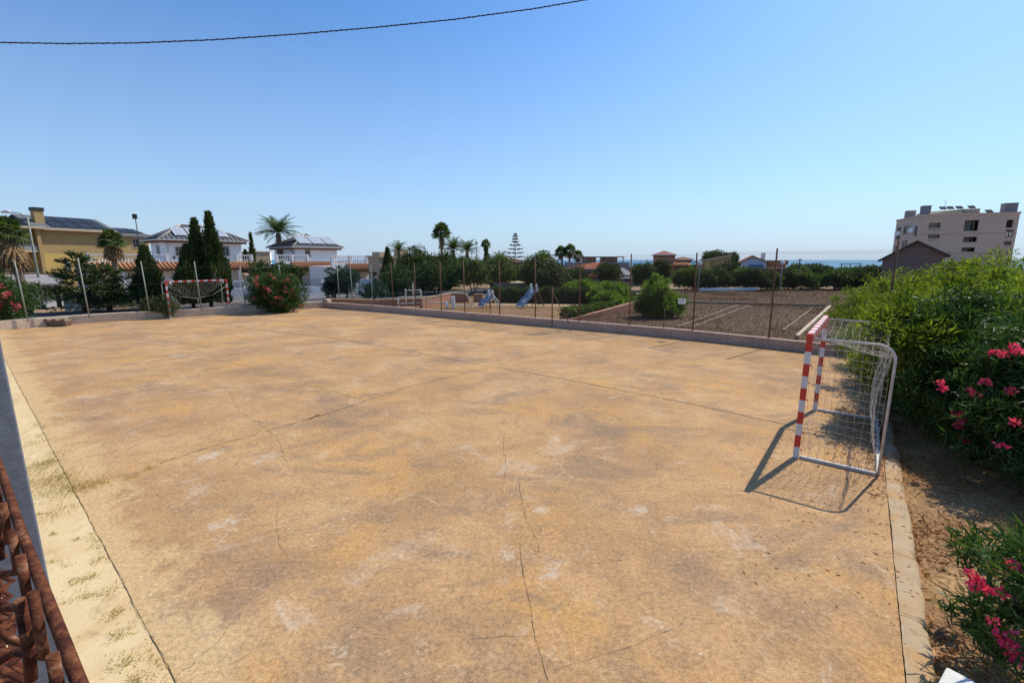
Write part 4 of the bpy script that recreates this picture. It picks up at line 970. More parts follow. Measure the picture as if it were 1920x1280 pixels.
M['blueish_w']=mat('pale_blue_render',(.62,.66,.74),.85,.05,.7)
M['glass']=mat('dark_window_glass',(.02,.024,.03),.12,.2,2,spec=.6)
M['shutter']=mat('grey_shutter',(.30,.29,.28),.7,.1,2)
M['frame_s']=mat('stone_window_frame',(.50,.44,.36),.85,.1,4)
M['white_t']=mat('white_masonry_trim',(.80,.79,.77),.8,.05,2)
M['dark_m']=mat('dark_metal',(.05,.055,.06),.5,.2,3,metal=.3)
M['matte']=mat('matte_black_panel',(.04,.045,.05),.9,.1,3,spec=.05)
M['blue_m']=mat('blue_shade_cloth',(.07,.20,.38),.7,.1,2)
M['pv']=mat('solar_cell',(.028,.034,.05),.5,.2,4,spec=.4)
M['pvf']=mat('collector_glass',(.42,.46,.52),.15,.1,2,spec=.8)
M['awn']=mat('brown_awning_cloth',(.36,.24,.19),.9,.1,3)
def holes_wall(m,u0,u1,z0,z1,holes,put):
    us=sorted({u0,u1,*[h[0] for h in holes],*[h[1] for h in holes]}); zs=sorted({z0,z1,*[h[2] for h in holes],*[h[3] for h in holes]})
    for a,b in zip(us[:-1],us[1:]):
        run=None
        for c,d in zip(zs[:-1],zs[1:]):
            cu,cz=(a+b)/2,(c+d)/2; inside=any(h[0]<cu<h[1] and h[2]<cz<h[3] for h in holes)
            if inside:
                if run: put(a,b,*run); run=None
            else: run=(run[0],d) if run else (c,d)
        if run: put(a,b,*run)
def shell(par,x0,x1,y0,y1,z0,z1,mt,front=(),side=(),t=.3,frame=None,pane=None,name='wall'):
    """front wall faces -y, side wall faces -x; holes are (c0,c1,z0,z1[,kind])"""
    m=MB()
    holes_wall(m,x0,x1,z0,z1,front,lambda a,b,c,d:m.box(a,b,y0,y0+t,c,d))
    holes_wall(m,y0+t,y1,z0,z1,side,lambda a,b,c,d:m.box(x0,x0+t,a,b,c,d))
    m.box(x0+t,x1,y1-t,y1,z0,z1); m.box(x1-t,x1,y0+t,y1-t,z0,z1)
    m.box(x0+t,x1-t,y0+t,y1-t,z1-.15,z1-.01)
    w_=m.build(name,mt,par)
    for fr,hs in (('f',front),('s',side)):
        for h in hs:
            a,b,c,d=h[:4]; kind=h[4] if len(h)>4 else 'win'
            fm=MB(); e=.09 if kind=='win' else .0; pm=MB()
            pm_in=.14; dp=.9 if kind=='open' else .35
            def bx(mb,a_,b_,o0,o1,c_,d_):
                if fr=='f': mb.box(a_,b_,y0+o0,y0+o1,c_,d_)
                else: mb.box(x0+o0,x0+o1,a_,b_,c_,d_)
            if kind=='win':
                bx(fm,a-e,b+e,-.04,-.002,d,d+e); bx(fm,a-e,b+e,-.07,-.002,c-e,c); bx(fm,a-e,a,-.04,-.002,c,d); bx(fm,b,b+e,-.04,-.002,c,d)
                bx(fm,(a+b)/2-.025,(a+b)/2+.025,.08,.13,c,d); bx(fm,a+.002,b-.002,.085,.125,(c+d)/2-.02,(c+d)/2+.02)
                wn=fm.build('window',frame or M['frame_s'],par); bx(pm,a+.001,b-.001,pm_in,pm_in+.03,c+.001,d-.001); pm.build('pane',pane or M['glass'],wn)
            elif kind=='open':
                bx(fm,a,b,t+.9,t+.95,c,d); bx(fm,a,b,t+.002,t+.9,c-.06,c-.002)
                wn=fm.build('recess',M['shutter'],par)
                bx(pm,a+(b-a)*.15,a+(b-a)*.85,t+.85,t+.895,c+.001,d-.3); pm.build('pane',M['glass'],wn)
            elif kind=='balcony':
                bx(fm,a,b,t+.3,t+.35,c,d); bx(fm,a,b,.02,.10,c,c+(d-c)*.40)
                wn=fm.build('balcony',M['beige_w'],par); bx(pm,a+(b-a)*.1,a+(b-a)*.9,t+.25,t+.295,c+.001,d-.15); pm.build('pane',M['shutter'],wn)
            elif kind=='door':
                bx(fm,a,b,.12,.17,c,d); fm.build('door',M['dark_m'],par)
    return w_
def hip(par,x0,x1,y0,y1,ze,zr,mt,rx0=None,rx1=None,ry=None,ridge=None,ribs=.0,fas=.14,fmat=None,name='roof'):
    ry=ry if ry is not None else (y0+y1)/2; d=min(x1-x0,y1-y0)/2; rx0=rx0 if rx0 is not None else x0+d; rx1=rx1 if rx1 is not None else x1-d
    m=MB(); A,B,C_,D_=[(x0,y0,ze),(x1,y0,ze),(x1,y1,ze),(x0,y1,ze)]; E_,F_=(rx0,ry,zr),(rx1,ry,zr)
    m.poly([A,B,F_,E_]).poly([B,C_,F_]).poly([C_,D_,E_,F_]).poly([D_,A,E_]).poly([D_,C_,B,A])
    if ribs:
        for P0,P1,Q0,Q1 in ((A,B,E_,F_),(D_,A,E_,E_),(B,C_,F_,F_)):
            P0,P1,Q0,Q1=map(Vector,(P0,P1,Q0,Q1)); L_=(P1-P0).length; n=int(L_/ribs); dd=(P1-P0).normalized()
            q0=(Q0-P0).dot(dd); q1=(Q1-P0).dot(dd); hh=((Q0-P0)-dd*q0)
            for i in range(1,n):
                u=i*L_/n; f=1.0
                if u<q0: f=u/q0
                elif u>q1: f=(L_-u)/(L_-q1)
                s_=P0+dd*u+Vector((0,0,.03)); m.tube([s_,s_+hh*f],.055,4,True)
    r_=m.build(name,mt,par)
    if ridge:
        for a,b in ((A,E_),(B,F_),(E_,F_),(D_,E_)):
            q=MB(); q.tube([Vector(a)+Vector((0,0,.04)),Vector(b)+Vector((0,0,.04))],.09,6); q.build('ridge_cap',ridge,r_)
    f=MB(); i_=.25
    f.box(x0+i_,x1-i_,y0+i_,y1-i_,ze-fas*2,ze-.004); f.build('cornice',fmat or M['cornice'],par)
    g_=MB(); g_.bar((x0,y0-.04,ze-.03),(x1,y0-.04,ze-.03),.08); g_.bar((x0-.04,y0-.09,ze-.03),(x0-.04,y1,ze-.03),.08); g_.build('gutter',M['white_t'],par)
    return r_
def lean_roof(par,x0,x1,ya,za,yb,zb,mt,step=.36,name='tile_roof',side=False):
    """tiled lean-to from the wall (ya,za) down to the eave (yb,zb); ribs of half round tiles"""
    m=MB(); th=.1
    T_=(lambda x,y,z:(x,y,z)) if not side else (lambda x,y,z:(y,x,z))
    m.hexa([T_(x0,ya,za-th),T_(x1,ya,za-th),T_(x1,yb,zb-th),T_(x0,yb,zb-th),T_(x0,ya,za),T_(x1,ya,za),T_(x1,yb,zb),T_(x0,yb,zb)])
    n=int((x1-x0)/step); dy=yb-ya; sg=1 if dy>0 else -1
    for i in range(n):
        x=x0+(i+.5)*step; m.tube([T_(x,ya,za+.02),T_(x,yb+sg*.06,zb+.02)],step*.27,6,True)
    return m.build(name,mt,par)
def balustrade(par,a,b,z0,h,mt=None,step=.24,pier=2.2,name='balustrade'):
    a=Vector(a);b=Vector(b);L_=(b-a).length;d=(b-a).normalized(); m=MB()
    m.bar(a+Vector((0,0,z0+h-.05)),b+Vector((0,0,z0+h-.05)),.20,.10); m.bar(a+Vector((0,0,z0+.05)),b+Vector((0,0,z0+.05)),.18,.10)
    n=int(L_/step)
    for i in range(1,n):
        p=a+d*(L_*i/n); m.tube([p+Vector((0,0,z0+.1)),p+Vector((0,0,z0+h*.3)),p+Vector((0,0,z0+h*.55)),p+Vector((0,0,z0+h-.1))],[.04,.075,.04,.05],6,False)
    k=max(1,round(L_/pier))
    for i in range(k+1):
        p=a+d*(L_*i/k); m.bar(p+Vector((0,0,z0)),p+Vector((0,0,z0+h+.06)),.26,.26)
    return m.build(name,mt or M['white_t'],par)
class Fr:
    """building frame: origin at the near corner; local x along az1, local y 90 deg to its left"""
    def __init__(s,name,label,cat,px,py,Y,az=38.0,z0=-.05):
        r=ray(px,py); s.N=Vector((r.x/r.y*Y,Y,z0)); s.z0=z0; s.e1=Vector((math.sin(R(az)),math.cos(R(az)),0)); s.e2=Vector((-s.e1.y,s.e1.x,0))
        s.t=thing(name,label,cat,s.N,math.atan2(s.e1.y,s.e1.x))
    def u(s,px,py=470,off=0): # local x where the line y=off crosses a pixel column
        r=ray(px,py); o=s.N+s.e2*off; d=s.e1; den=r.x*d.y-r.y*d.x; return (o.y*r.x-o.x*r.y)/-den
    def v(s,px,py=470,off=0):
        r=ray(px,py); o=s.N+s.e1*off; d=s.e2; den=r.x*d.y-r.y*d.x; return (o.y*r.x-o.x*r.y)/-den
    def z(s,py,px,x=None,y=0): # local height of pixel row at the local point (x,y)
        if x is None: x=s.u(px,py,y)
        p=s.N+s.e1*x+s.e2*y; r=ray(px,py); return H+r.z*(p.y/r.y)-s.z0
def panels(par,fr,n,x0,w_,gap,ya,za,yb,zb,t0,t1,mt,name='solar_panel',frame=True):
    """panels on the front slope between (ya,za) eave and (yb,zb) ridge, t0..t1 up the slope"""
    for i in range(n):
        a=x0+i*(w_+gap); m=MB(); q=[]
        nrm=Vector((0,-(zb-za),(yb-ya))).normalized()
        for tt in (t0,t1):
            q.append(Vector((a,ya+(yb-ya)*tt,za+(zb-za)*tt))); q.append(Vector((a+w_,ya+(yb-ya)*tt,za+(zb-za)*tt)))
        q=[q[0],q[1],q[3],q[2]]; m.hexa([p+nrm*.12 for p in q]+[p+nrm*.20 for p in q]); o=m.build(name,M['dark_m'] if mt is M['pv'] else M['white_t'],par)
        g_=MB(); c=sum(q,Vector())/4
        nx=2 if mt is M['pv'] else 1; 
        ins=[c+(p-c)*.94+nrm*.205 for p in q]; 
        g_.poly(ins); g_.build('glass',mt,o)
# ---- left villa
f=Fr('villa','white two storey villa with dark tiled hip roof behind the tall cypresses','house',307,449,48)
t=f.t; xr=f.u(452,458); ys=f.v(281,447); zb=f.z(449,307,0)
print('villa1',xr,ys,zb)
w1=f.u(417,470),f.u(430,470)
shell(t,0,xr,0,ys,2.6,zb-.25,M['white'],front=[(f.u(417,470),f.u(429,470),f.z(479,423),f.z(463,423)),(f.u(330,470),f.u(340,470),f.z(479,335),f.z(464,335))],side=[(f.v(298,470)-.2,f.v(298,470)+.65,f.z(478,298,0,1),f.z(461,298,0,1))])
hip(t,-.7,xr+.7,-.7,ys+.7,zb,f.z(424,360,xr/2,ys/2),M['roof_dark'],ridge=M['ridge'],ribs=.42)
zr=f.z(424,360,xr/2,ys/2)
panels(t,f,4,1.0,1.15,.18,-.7,zb,(ys)/2,zr,.22,.72,M['pvf'],'solar_collector')
gx0=f.u(165,500,-1.0); gx1=f.u(476,500,-1.0)
shell(t,gx0,gx1,-1.0,ys+.5,0,2.6,M['white'],front=[(f.u(296,530,-1),f.u(305,530,-1),.9,1.9),(f.u(417,530,-1),f.u(430,530,-1),.7,1.9),(f.u(345,530,-1),f.u(360,530,-1),.1,2.0,'door')])
lean_roof(t,gx0-.2,gx1+.3,-.98,2.95,-2.3,2.42,M['tile_o'])
m=MB(); m.box(gx0-.1,gx1+.2,-2.15,-1.002,2.10,2.30); m.build('porch_beam',M['cornice'],t)
for k in range(8):
    x=gx0+.2+k*(gx1-gx0-.2)/7; m=MB(); m.bar((x,-2.0,0),(x,-2.0,2.10),.26); m.build('porch_column',M['white'],t)
balustrade(t,(gx0+.1,-.85,0),(-.15,-.85,0),2.62+.3,.85)
balustrade(t,(xr-.9,-.85,0),(gx1-.1,-.85,0),2.62+.3,.85)
m=MB(); m.box(gx0,-.1,-.98,-.72,2.602,2.93); m.box(xr-.9,gx1,-.98,-.72,2.602,2.93); m.build('parapet',M['white'],t)
m=MB(); m.tube([(.25,-.06,zb-.3),(.25,-.06,2.9)],.04,6); m.build('downpipe',M['white_t'],t)
for px in (0,1):
    m=MB(); x=(.6,xr-.7)[px]; m.box(x,x+.16,-.14,-.003,4.2-.9,4.45-.9); m.build('wall_lamp',M['dark_m'],t)
m=MB(); x0=f.u(466,515,-2.3);x1=f.u(488,515,-2.3); m.hexa([(x0-.6,-1.01,2.0),(x1,-1.01,2.0),(x1,-3.1,1.45),(x0-.6,-3.1,1.45),(x0-.6,-1.01,2.05),(x1,-1.01,2.05),(x1,-3.1,1.5),(x0-.6,-3.1,1.5)]); m.build('awning',M['awn'],t)
# ---- right villa
f=Fr('villa','smaller white villa with dark hip roof and three solar collectors under the feather palm','house',554,463,56)
t=f.t; xr=f.u(631,465); ys=f.v(514,462); zb=f.z(463,554,0); zr=f.z(439,570,xr*.45,ys*.5)
print('villa2',xr,ys,zb,zr)
shell(t,0,xr,0,ys,2.6,zb-.25,M['white'],front=[(f.u(573,475),f.u(581,475),f.z(481,577),f.z(470,577))],side=[(f.v(530,475)-.1,f.v(530,475)+.9,2.9,f.z(471,530,0,2))])
hip(t,-.7,xr+.7,-.7,ys+.7,zb,zr,M['roof_dark'],ridge=M['ridge'],ribs=.42)
panels(t,f,3,.5,1.55,.22,-.7,zb,ys/2,zr,.2,.78,M['pvf'],'solar_collector')
gx0=f.u(519,500,-1.0); gx1=f.u(648,500,-1.0)
shell(t,gx0,gx1,-1.0,ys+.5,0,2.6,M['white'],front=[(f.u(596,520,-1),f.u(606,520,-1),.9,2.0),(f.u(560,520,-1),f.u(567,520,-1),.1,2.0,'door')],side=[(1.0,2.2,.2,2.1,'door')])
lean_roof(t,f.u(545,500,-1),gx1+.3,-.98,2.95,-2.5,2.35,M['tile_o'])
m=MB(); m.box(f.u(545,500,-1),gx1+.2,-2.3,-1.002,2.04,2.24); m.build('porch_beam',M['cornice'],t)
for k in range(4):
    x=f.u(550,500,-2.2)+k*(gx1-f.u(550,500,-2.2)-.2)/3; m=MB(); m.bar((x,-2.15,0),(x,-2.15,2.04),.26); m.build('porch_column',M['white'],t)
balustrade(t,(gx0+.1,-.85,0),(f.u(577,490,-.85),-.85,0),2.9,.9)
m=MB(); m.box(gx0,f.u(578,490,-.85),-.98,-.72,2.602,2.9); m.build('parapet',M['white'],t)
m=MB(); m.tube([(-.3,.8,zb-.2),(-.05,.6,zb-.7),(-.05,.6,2.8)],.05,6); m.build('downpipe',M['cornice'],t)
m=MB(); m.tube([(-.10,2.2,3.35),(-.13,2.2,3.36)],[.42,.40],18); m.build('wall_clock_disc',M['frame_s'],t)
# ---- third white house: terrace with balustrade
f=Fr('terrace_house','low white terrace house with roof balustrade and clay tiles behind the green mesh','house',648,500,52)
t=f.t; xr=f.u(694,500)
shell(t,-1.6,xr,0,5,0,2.5,M['white'],front=[(f.u(655,530),f.u(668,530),.2,1.9,'open')])
lean_roof(t,0,xr+.2,.02,2.75,-1.5,2.15,M['tile_o'])
m=MB(); m.box(0,xr,-1.35,-.002,1.9,2.05); m.build('porch_beam',M['cornice'],t)
balustrade(t,(-1.5,.2,0),(xr-.3,.2,0),2.75,.9); m=MB(); m.box(-1.6,xr,.02,.35,2.5,2.75); m.build('parapet',M['white'],t)
for x in (.2,xr-.3):
    m=MB(); m.bar((x,-1.2,0),(x,-1.2,1.9),.24); m.build('porch_column',M['beige_w'],t)
# ---- small cream outbuilding between the villas
f=Fr('annex','small cream flat roofed annex with rounded end between the two villas','house',470,474,62)
t=f.t; xr=f.u(506,474); m=MB(); m.box(0,xr,0,4,0,f.z(473,470,0)); m.box(-.1,xr+.1,-.1,4.1,f.z(473,470,0)+.002,f.z(471,470,0)); m.build('wall',M['beige_w'],t)
m=MB(); m.tube([(xr*.98,1.2,0),(xr*.98,1.2,f.z(472,506,xr))],.7,14); m.build('stair_turret',M['white'],t)
m=MB(); m.box(.3,.9,.3,.9,f.z(471,470,0),f.z(469,470,0)+.2); m.build('chimney',M['beige_w'],t)
# ---- yellow building
f=Fr('apartment_building','yellow apartment building with dark solar panelled roof at the far left','apartment building',72,430,56,22)
t=f.t; xr=f.u(216,440); zb=f.z(430,72,0); print('yellow',xr,zb)
zm=f.z(475,100)
shell(t,0,xr,0,9,zm,zb,M['ochre_w'],)
m=MB()
holes_wall(m,0,xr,0,zm,[],lambda a,b,c,d:m.box(a,b,-.004,.3,c,d)); m.box(0,.3,.3,9,0,zm-.002); m.build('lower_wall',M['yellow_w'],t)
m=MB(); x=f.u(122,490); m.box(x,x+.5,-.05,-.006,1.9,3.0); m.build('window',M['shutter'],t)
# roof as a single pitch towards the court with a dark verge
zr=f.z(406,85,1.2,4)
m=MB(); m.hexa([(-.5,-.6,zb),(xr+.1,-.6,zb),(xr+.1,4.2,zr),(-.5,4.2,zr),(-.5,-.6,zb+.18),(xr+.1,-.6,zb+.18),(xr+.1,4.2,zr+.18),(-.5,4.2,zr+.18)])
m.hexa([(-.5,4.2,zr),(xr+.1,4.2,zr),(xr+.1,9.2,zb),(-.5,9.2,zb),(-.5,4.2,zr+.18),(xr+.1,4.2,zr+.18),(xr+.1,9.2,zb+.18),(-.5,9.2,zb+.18)])
m.poly([(0,0,zb),(0,9,zb),(0,4.2,zr)]).poly([(xr,9,zb),(xr,0,zb),(xr,4.2,zr)])
ro=m.build('roof',M['roof_dark'],t)
m=MB(); m.box(-.5,xr+.1,-.72,-.602,zb-.05,zb+.16); m.build('gutter',M['beige_w'],t)
W2=(xr-1.6)/4.2
for row,(ta,tb) in enumerate(((.10,.50),(.53,.92))):
    panels(t,f,4,1.3+(0),W2*.92,W2*.08,-.6,zb+.10,4.2,zr+.10,ta,tb,M['pv'])
m=MB(); m.box(.35,1.25,1.2,2.0,zb+.1,zr+.55); ch=m.build('chimney',M['ochre_w'],t); m=MB(); m.box(.27,1.33,1.12,2.08,zr+.552,zr+.95); m.build('cap',M['dark_m'],ch)
# lower right section
x2=f.u(281,450); z2=f.z(443,250)
shell(t,xr+.002,x2,.4,8.5,0,z2,M['ochre_w'],front=[(f.u(249,455,.4),f.u(261,455,.4),f.z(464,255,None,.4),f.z(449,255,None,.4)),(f.u(216,475,.4),f.u(231,475,.4),zm-1.0,zm+.6,'door')],name='wall')
m=MB(); zr2=f.z(428,240,xr+1,4)
m.hexa([(xr+.12,-.1,z2),(x2+.4,-.1,z2),(x2-.6,4,zr2),(xr+.12,4,zr2),(xr+.12,-.1,z2+.15),(x2+.4,-.1,z2+.15),(x2-.6,4,zr2+.15),(xr+.12,4,zr2+.15)]); m.build('roof',M['roof_dark'],t)
panels(t,f,2,xr+1.2,1.3,.15,-.1,z2+.08,4,zr2+.08,.25,.8,M['pv'])
# balcony wing at the far left
xl=-7
for k,(a,b) in enumerate(((0.0,2.2),(2.4,zm-.4),(zm,zb-.3))):
    pass
zf=[0,f.z(523,40,-1.2),f.z(471,40,-1.2),zb+.35]
shell(t,xl,-.004,1.6,9,0,zf[3]-.3,M['ochre_w'],front=[(-4.8,-3.0,zf[1]+.3,zf[2]-.6),(-4.8,-3.0,zf[2]+.4,zf[3]-1.0),(-2.2,-.9,zf[1]+.1,zf[2]-.5,'door'),(-2.2,-.9,zf[2]+.2,zf[3]-.9,'door')])
for k in (1,2):
    m=MB(); m.box(xl,-.006,-.3,1.598,zf[k]-.12,zf[k]+.12); sl_=m.build('balcony',M['beige_w'],t)
    m=MB(); m.box(xl,-.008,-.28,-.16,zf[k]+.122,zf[k]+.60); m.bar((xl,-.22,zf[k]+.75),(-.01,-.22,zf[k]+.75),.05); m.build('railing',M['beige_w'] if k==1 else M['shutter'],sl_)
m=MB(); m.box(xl,.3,-.8,1.598,zf[3]-.3,zf[3]-.05); m.build('eave',M['beige_w'],t)
m=MB(); m.bar((-.25,-.25,0),(-.25,-.25,zf[3]-.302),.34); m.build('corner_column',M['ochre_w'],t)
# downpipe leaning along the corner
# ---- garage building in front of the yellow block
f=Fr('garage','low white garage block with dark openings below the yellow building','garage',121,575,31.5,38)
t=f.t; x0=f.u(48,560)
shell(t,x0,0,0,5,0,f.z(534,100),M['white'],front=[(f.u(62,550),f.u(70,550),.9,1.5),(f.u(82,550),f.u(96,550),.75,1.55),(f.u(74,550),f.u(78,550),.05,1.5,'door'),(f.u(103,550),f.u(113,550),.05,1.6,'door')],pane=M['glass'])
m=MB(); z=f.z(534,100); m.hexa([(x0-.3,-.9,z+.002),(.3,-.9,z+.002),(.3,5.2,z+.45),(x0-.3,5.2,z+.45),(x0-.3,-.9,z+.12),(.3,-.9,z+.12),(.3,5.2,z+.6),(x0-.3,5.2,z+.6)]); m.build('roof',M['grey_w'],t)
# parasol on it
ps=thing('parasol','cream garden parasol above the grey garage roof','parasol',(col_at(73,33.5),33.5,hz(528,33.5)-1.2)); m=MB(); m.tube([(0,0,0),(0,0,1.35)],.03,6); m.build('pole',M['white_t'],ps)
m=MB(); c_=(0,0,1.62)
for k in range(8):
    a0,a1=k*math.pi/4,(k+1)*math.pi/4; m.poly([c_,(1.1*math.cos(a0),1.1*math.sin(a0),1.3),(1.1*math.cos(a1),1.1*math.sin(a1),1.3)])
    m.poly([(1.1*math.cos(a0),1.1*math.sin(a0),1.3),(1.1*math.cos(a0),1.1*math.sin(a0),1.2),(1.1*math.cos(a1),1.1*math.sin(a1),1.2),(1.1*math.cos(a1),1.1*math.sin(a1),1.3)])
o=m.build('canopy',M['beige_w'],ps); sd2=o.modifiers.new('s','SOLIDIFY'); sd2.thickness=.01
# ---- street lamps
def lamp(label,px,ytop,ybase,Y,side=-1,col=None,head='arm'):
    x=col_at(px,Y); z=hz(ytop,Y); t=thing('street_lamp',label,'street lamp',(x,Y,-.05)); col=col or M['grey_post']
    m=MB(); m.tube([(0,0,0),(0,0,z*.6),(0,0,z)],[.09,.065,.05],8); m.build('pole',col,t)
    if head=='arm':
        m=MB(); m.tube([(0,0,z-.05),(side*.5,0,z+.25),(side*1.2,0,z+.32)],.035,6); m.build('arm',col,t)
        m=MB(); m.tube([(side*1.1,0,z+.33),(side*1.3,0,z+.37),(side*1.75,0,z+.33)],[.06,.13,.07],8); m.build('lamp_head',M['white_t'],t)
    else:
        m=MB(); m.tube([(0,0,z),(0,0,z+.08),(0,0,z+.30),(0,0,z+.42)],[.06,.2,.26,.05],10); m.build('lamp_head',M['white_t'],t)
lamp('street lamp with pale head over the thick fan palm at the far left',66,408,520,33,-1)
lamp('thin tall street lamp between the feather palms and the small round palm',894,457,500,72,-1,head='ball')
lamp('grey street lamp before the trees under the ochre sloped wall',1313,497,543,47,1,head='ball')
lamp('grey street lamp right of the white gabled house',1468,496,543,48,1,head='ball')
po=thing('utility_pole','dark utility pole in front of the sea line','pole',(col_at(1500,60),60,-.05)); m=MB(); m.tube([(0,0,0),(0,0,hz(484,60))],[.1,.07],8); m.build('shaft',M['dark_m'],po); m=MB(); m.bar((-.4,0,hz(487,60)),(.4,0,hz(487,60)),.08); m.build('crossarm',M['dark_m'],po)
an=thing('lamp_mast','slim mast with a floodlight above the roof of the yellow building','mast',(col_at(265,50),50,-.05)); m=MB(); m.tube([(0,0,0),(0,0,hz(408,50))],[.09,.04],8); m.build('shaft',M['dark_m'],an); m=MB(); m.box(-.25,.15,-.12,.12,hz(412,50),hz(405,50)+.1); m.build('floodlight',M['dark_m'],an,bevel=.03)
# ---- perimeter wall of the villas
def lineU(px,off):
    r=ray(px,560); a=e0+en*off; d=ed; den=r.x*d.y-r.y*d.x; t_=(a.x*d.y-a.y*d.x)/den; return Vector((r.x*t_,r.y*t_,0))
OFF=9.5
segs=[(118,196,'plain'),(196,262,'bal'),(262,283,'plain'),(283,320,'bal'),(320,420,'plain'),(420,478,'bal'),(478,566,'plain'),(566,604,'iron'),(604,700,'plain')]
pw=thing('garden_wall','long white garden wall with balustrade sections in front of the villas','garden wall',(0,0,0))
m=MB()
for a,b in ((118,700),):
    A=lineU(a,OFF);B=lineU(b,OFF); m.bar(A+Vector((0,0,.40)),B+Vector((0,0,.40)),.25,1.05)
m.build('wall',M['white'],pw)
for a,b,k in segs:
    A=lineU(a,OFF);B=lineU(b,OFF)
    if k=='plain':
        m=MB(); m.bar(A+Vector((0,0,1.13)),B+Vector((0,0,1.13)),.22,.40 if b<566 else .55); m.build('upper_wall',M['white'],pw)
    elif k=='bal': balustrade(pw,A,B,.93,.62)
    else:
        m=MB(); d=(B-A); L_=d.length; n=int(L_/.16)
        for i in range(n+1):
            p=A+d*(i/n); m.tube([p+Vector((0,0,.9)),p+Vector((0,0,1.55))],.014,4)
        m.tube([A+Vector((0,0,1.5)),B+Vector((0,0,1.5))],.018,4); m.tube([A+Vector((0,0,1.0)),B+Vector((0,0,1.0))],.018,4); m.build('iron_railing',M['dark_m'],pw)
# ---- beige house
f=Fr('beige_house','beige flat roofed house with stepped parapets and arches beyond the far corner','house',711,486,50)
t=f.t; xr=f.u(790,486); ys=f.v(690,484)
zt=f.z(483,711,0)
shell(t,0,xr,0,ys,0,zt,M['beige_w'],front=[(f.u(722,500),f.u(729,500),1.7,2.6),(f.u(742,500),f.u(750,500),1.7,2.6)],side=[(ys*.3,ys*.3+1.4,.2,1.9,'open')])
m=MB(); m.box(-.12,xr+.1,-.12,ys+.1,zt+.002,zt+.22); m.build('parapet',M['beige_w'],t)
m=MB(); m.box(.4,1.7,.4,1.8,zt+.222,zt+.62); m.box(3.2,4.4,.5,1.6,zt+.222,zt+.9); m.build('roof_block',M['beige_w'],t)
balustrade(t,(-.6,-.7,0),(xr*.7,-.7,0),1.5,.7,M['beige_w']); m=MB(); m.box(-.75,xr*.7+.1,-.85,-.002,1.2,1.498); m.build('balcony_slab',M['beige_w'],t)
for k in range(4):
    m=MB(); x=-.6+k*1.9; m.bar((x,-.7,0),(x,-.7,1.2),.26); m.build('column',M['beige_w'],t)
f=Fr('beige_house','long low beige building glimpsed behind the pines and palms','house',790,484,66)
t=f.t; xr=f.u(852,484); shell(t,0,xr,0,5,0,f.z(483,790,0),M['beige_w'],front=[(2,3,1.6,2.6),(5,6,1.6,2.6)]); m=MB(); m.box(-.1,xr+.1,-.1,5.1,f.z(483,790,0)+.002,f.z(483,790,0)+.25); m.build('parapet',M['beige_w'],t)
# ---- ochre roofed house behind the norfolk pine
f=Fr('garden_house','house with pale ochre roof seen between the feather palm and the large dark tree','house',950,492,62,70)
t=f.t; xr=f.u(990,492); zb=f.z(491,950,0)
shell(t,0,xr,0,5,0,zb,M['ochre_w'],front=[(1.0,2.0,1.2,2.2)]); hip(t,-.4,xr+.4,-.4,5.4,zb+.02,f.z(485,965,2,2.5),M['tile_o'],ribs=.35)
# ---- low grey building with grey wall behind the playground
f=Fr('outbuilding','low grey outbuilding with pale window frame behind the round clipped bush','house',928,540,46,80)
t=f.t; xr=f.u(985,540); shell(t,0,xr,0,4,0,f.z(533,930,0),M['grey_w'],front=[(f.u(931,535),f.u(938,535),.65,f.z(533,930,0)-.15)],frame=M['white_t'])
m=MB(); m.box(-.15,xr+.15,-.15,4.1,f.z(533,930,0)+.002,f.z(533,930,0)+.12); m.build('parapet',M['beige_w'],t)
# ---- orange roofed house with pergola terrace
f=Fr('orange_roofed_house','house with two bright orange roofs and a pergola terrace beyond the fan palm trio','house',1088,505,62,82)
t=f.t; xr=f.u(1152,505); zb=f.z(504,1088,0)
shell(t,0,xr,0,6,0,zb,M['grey_w'],front=[(1.0,2.0,.9,1.6),(3.0,3.8,.9,1.6)])
hip(t,-.4,xr+.3,-.4,6.4,zb+.02,f.z(492,1140,3.3,3),M['tile_red'],rx0=xr*.72,rx1=xr*.9,ribs=.35)
lean_roof(t,-.3,2.4,-.05,f.z(512,1088,0),-1.4,f.z(519,1088,0,-1.4),M['tile_red'])
f=Fr('pergola_house','flat roofed grey house with a long pergola on its terrace behind the orange roof','house',1076,496,74,84)
t=f.t; xr=f.u(1180,496); zt=f.z(492,1076,0); shell(t,0,xr,0,7,0,zt,M['grey_w'],front=[(2,3,.8,2)])
m=MB(); x0=f.u(1098,485); x1=f.u(1172,485); zp=f.z(482.5,1100); m.box(x0-.8,x1,.2,3.2,zp,zp+.14)
m.build('pergola_roof',M['shutter'],t)
for k in range(6):
    m=MB(); x=x0+k*(x1-x0-.2)/5; m.bar((x,.4,zt),(x,.4,zp-.002),.13); m.build('pergola_post',M['grey_w'],t)
m=MB(); m.box(x0+.1,x0+2.0,.9,2.9,zt+.002,zp-.01); m.box(x0+3.4,x0+5.6,.9,2.9,zt+.002,zp-.01); m.build('terrace_room',M['terra_w'],t)
f=Fr('grey_house','low house with grey pitched roof right of the small dark pine','house',1160,510,56,80)
t=f.t; xr=f.u(1196,510); zb=f.z(522,1160,0); shell(t,0,xr,0,5,0,zb,M['grey_w'],front=[(.8,1.6,.6,1.3)]); m=MB(); zr=f.z(501,1168,.5,2.5)
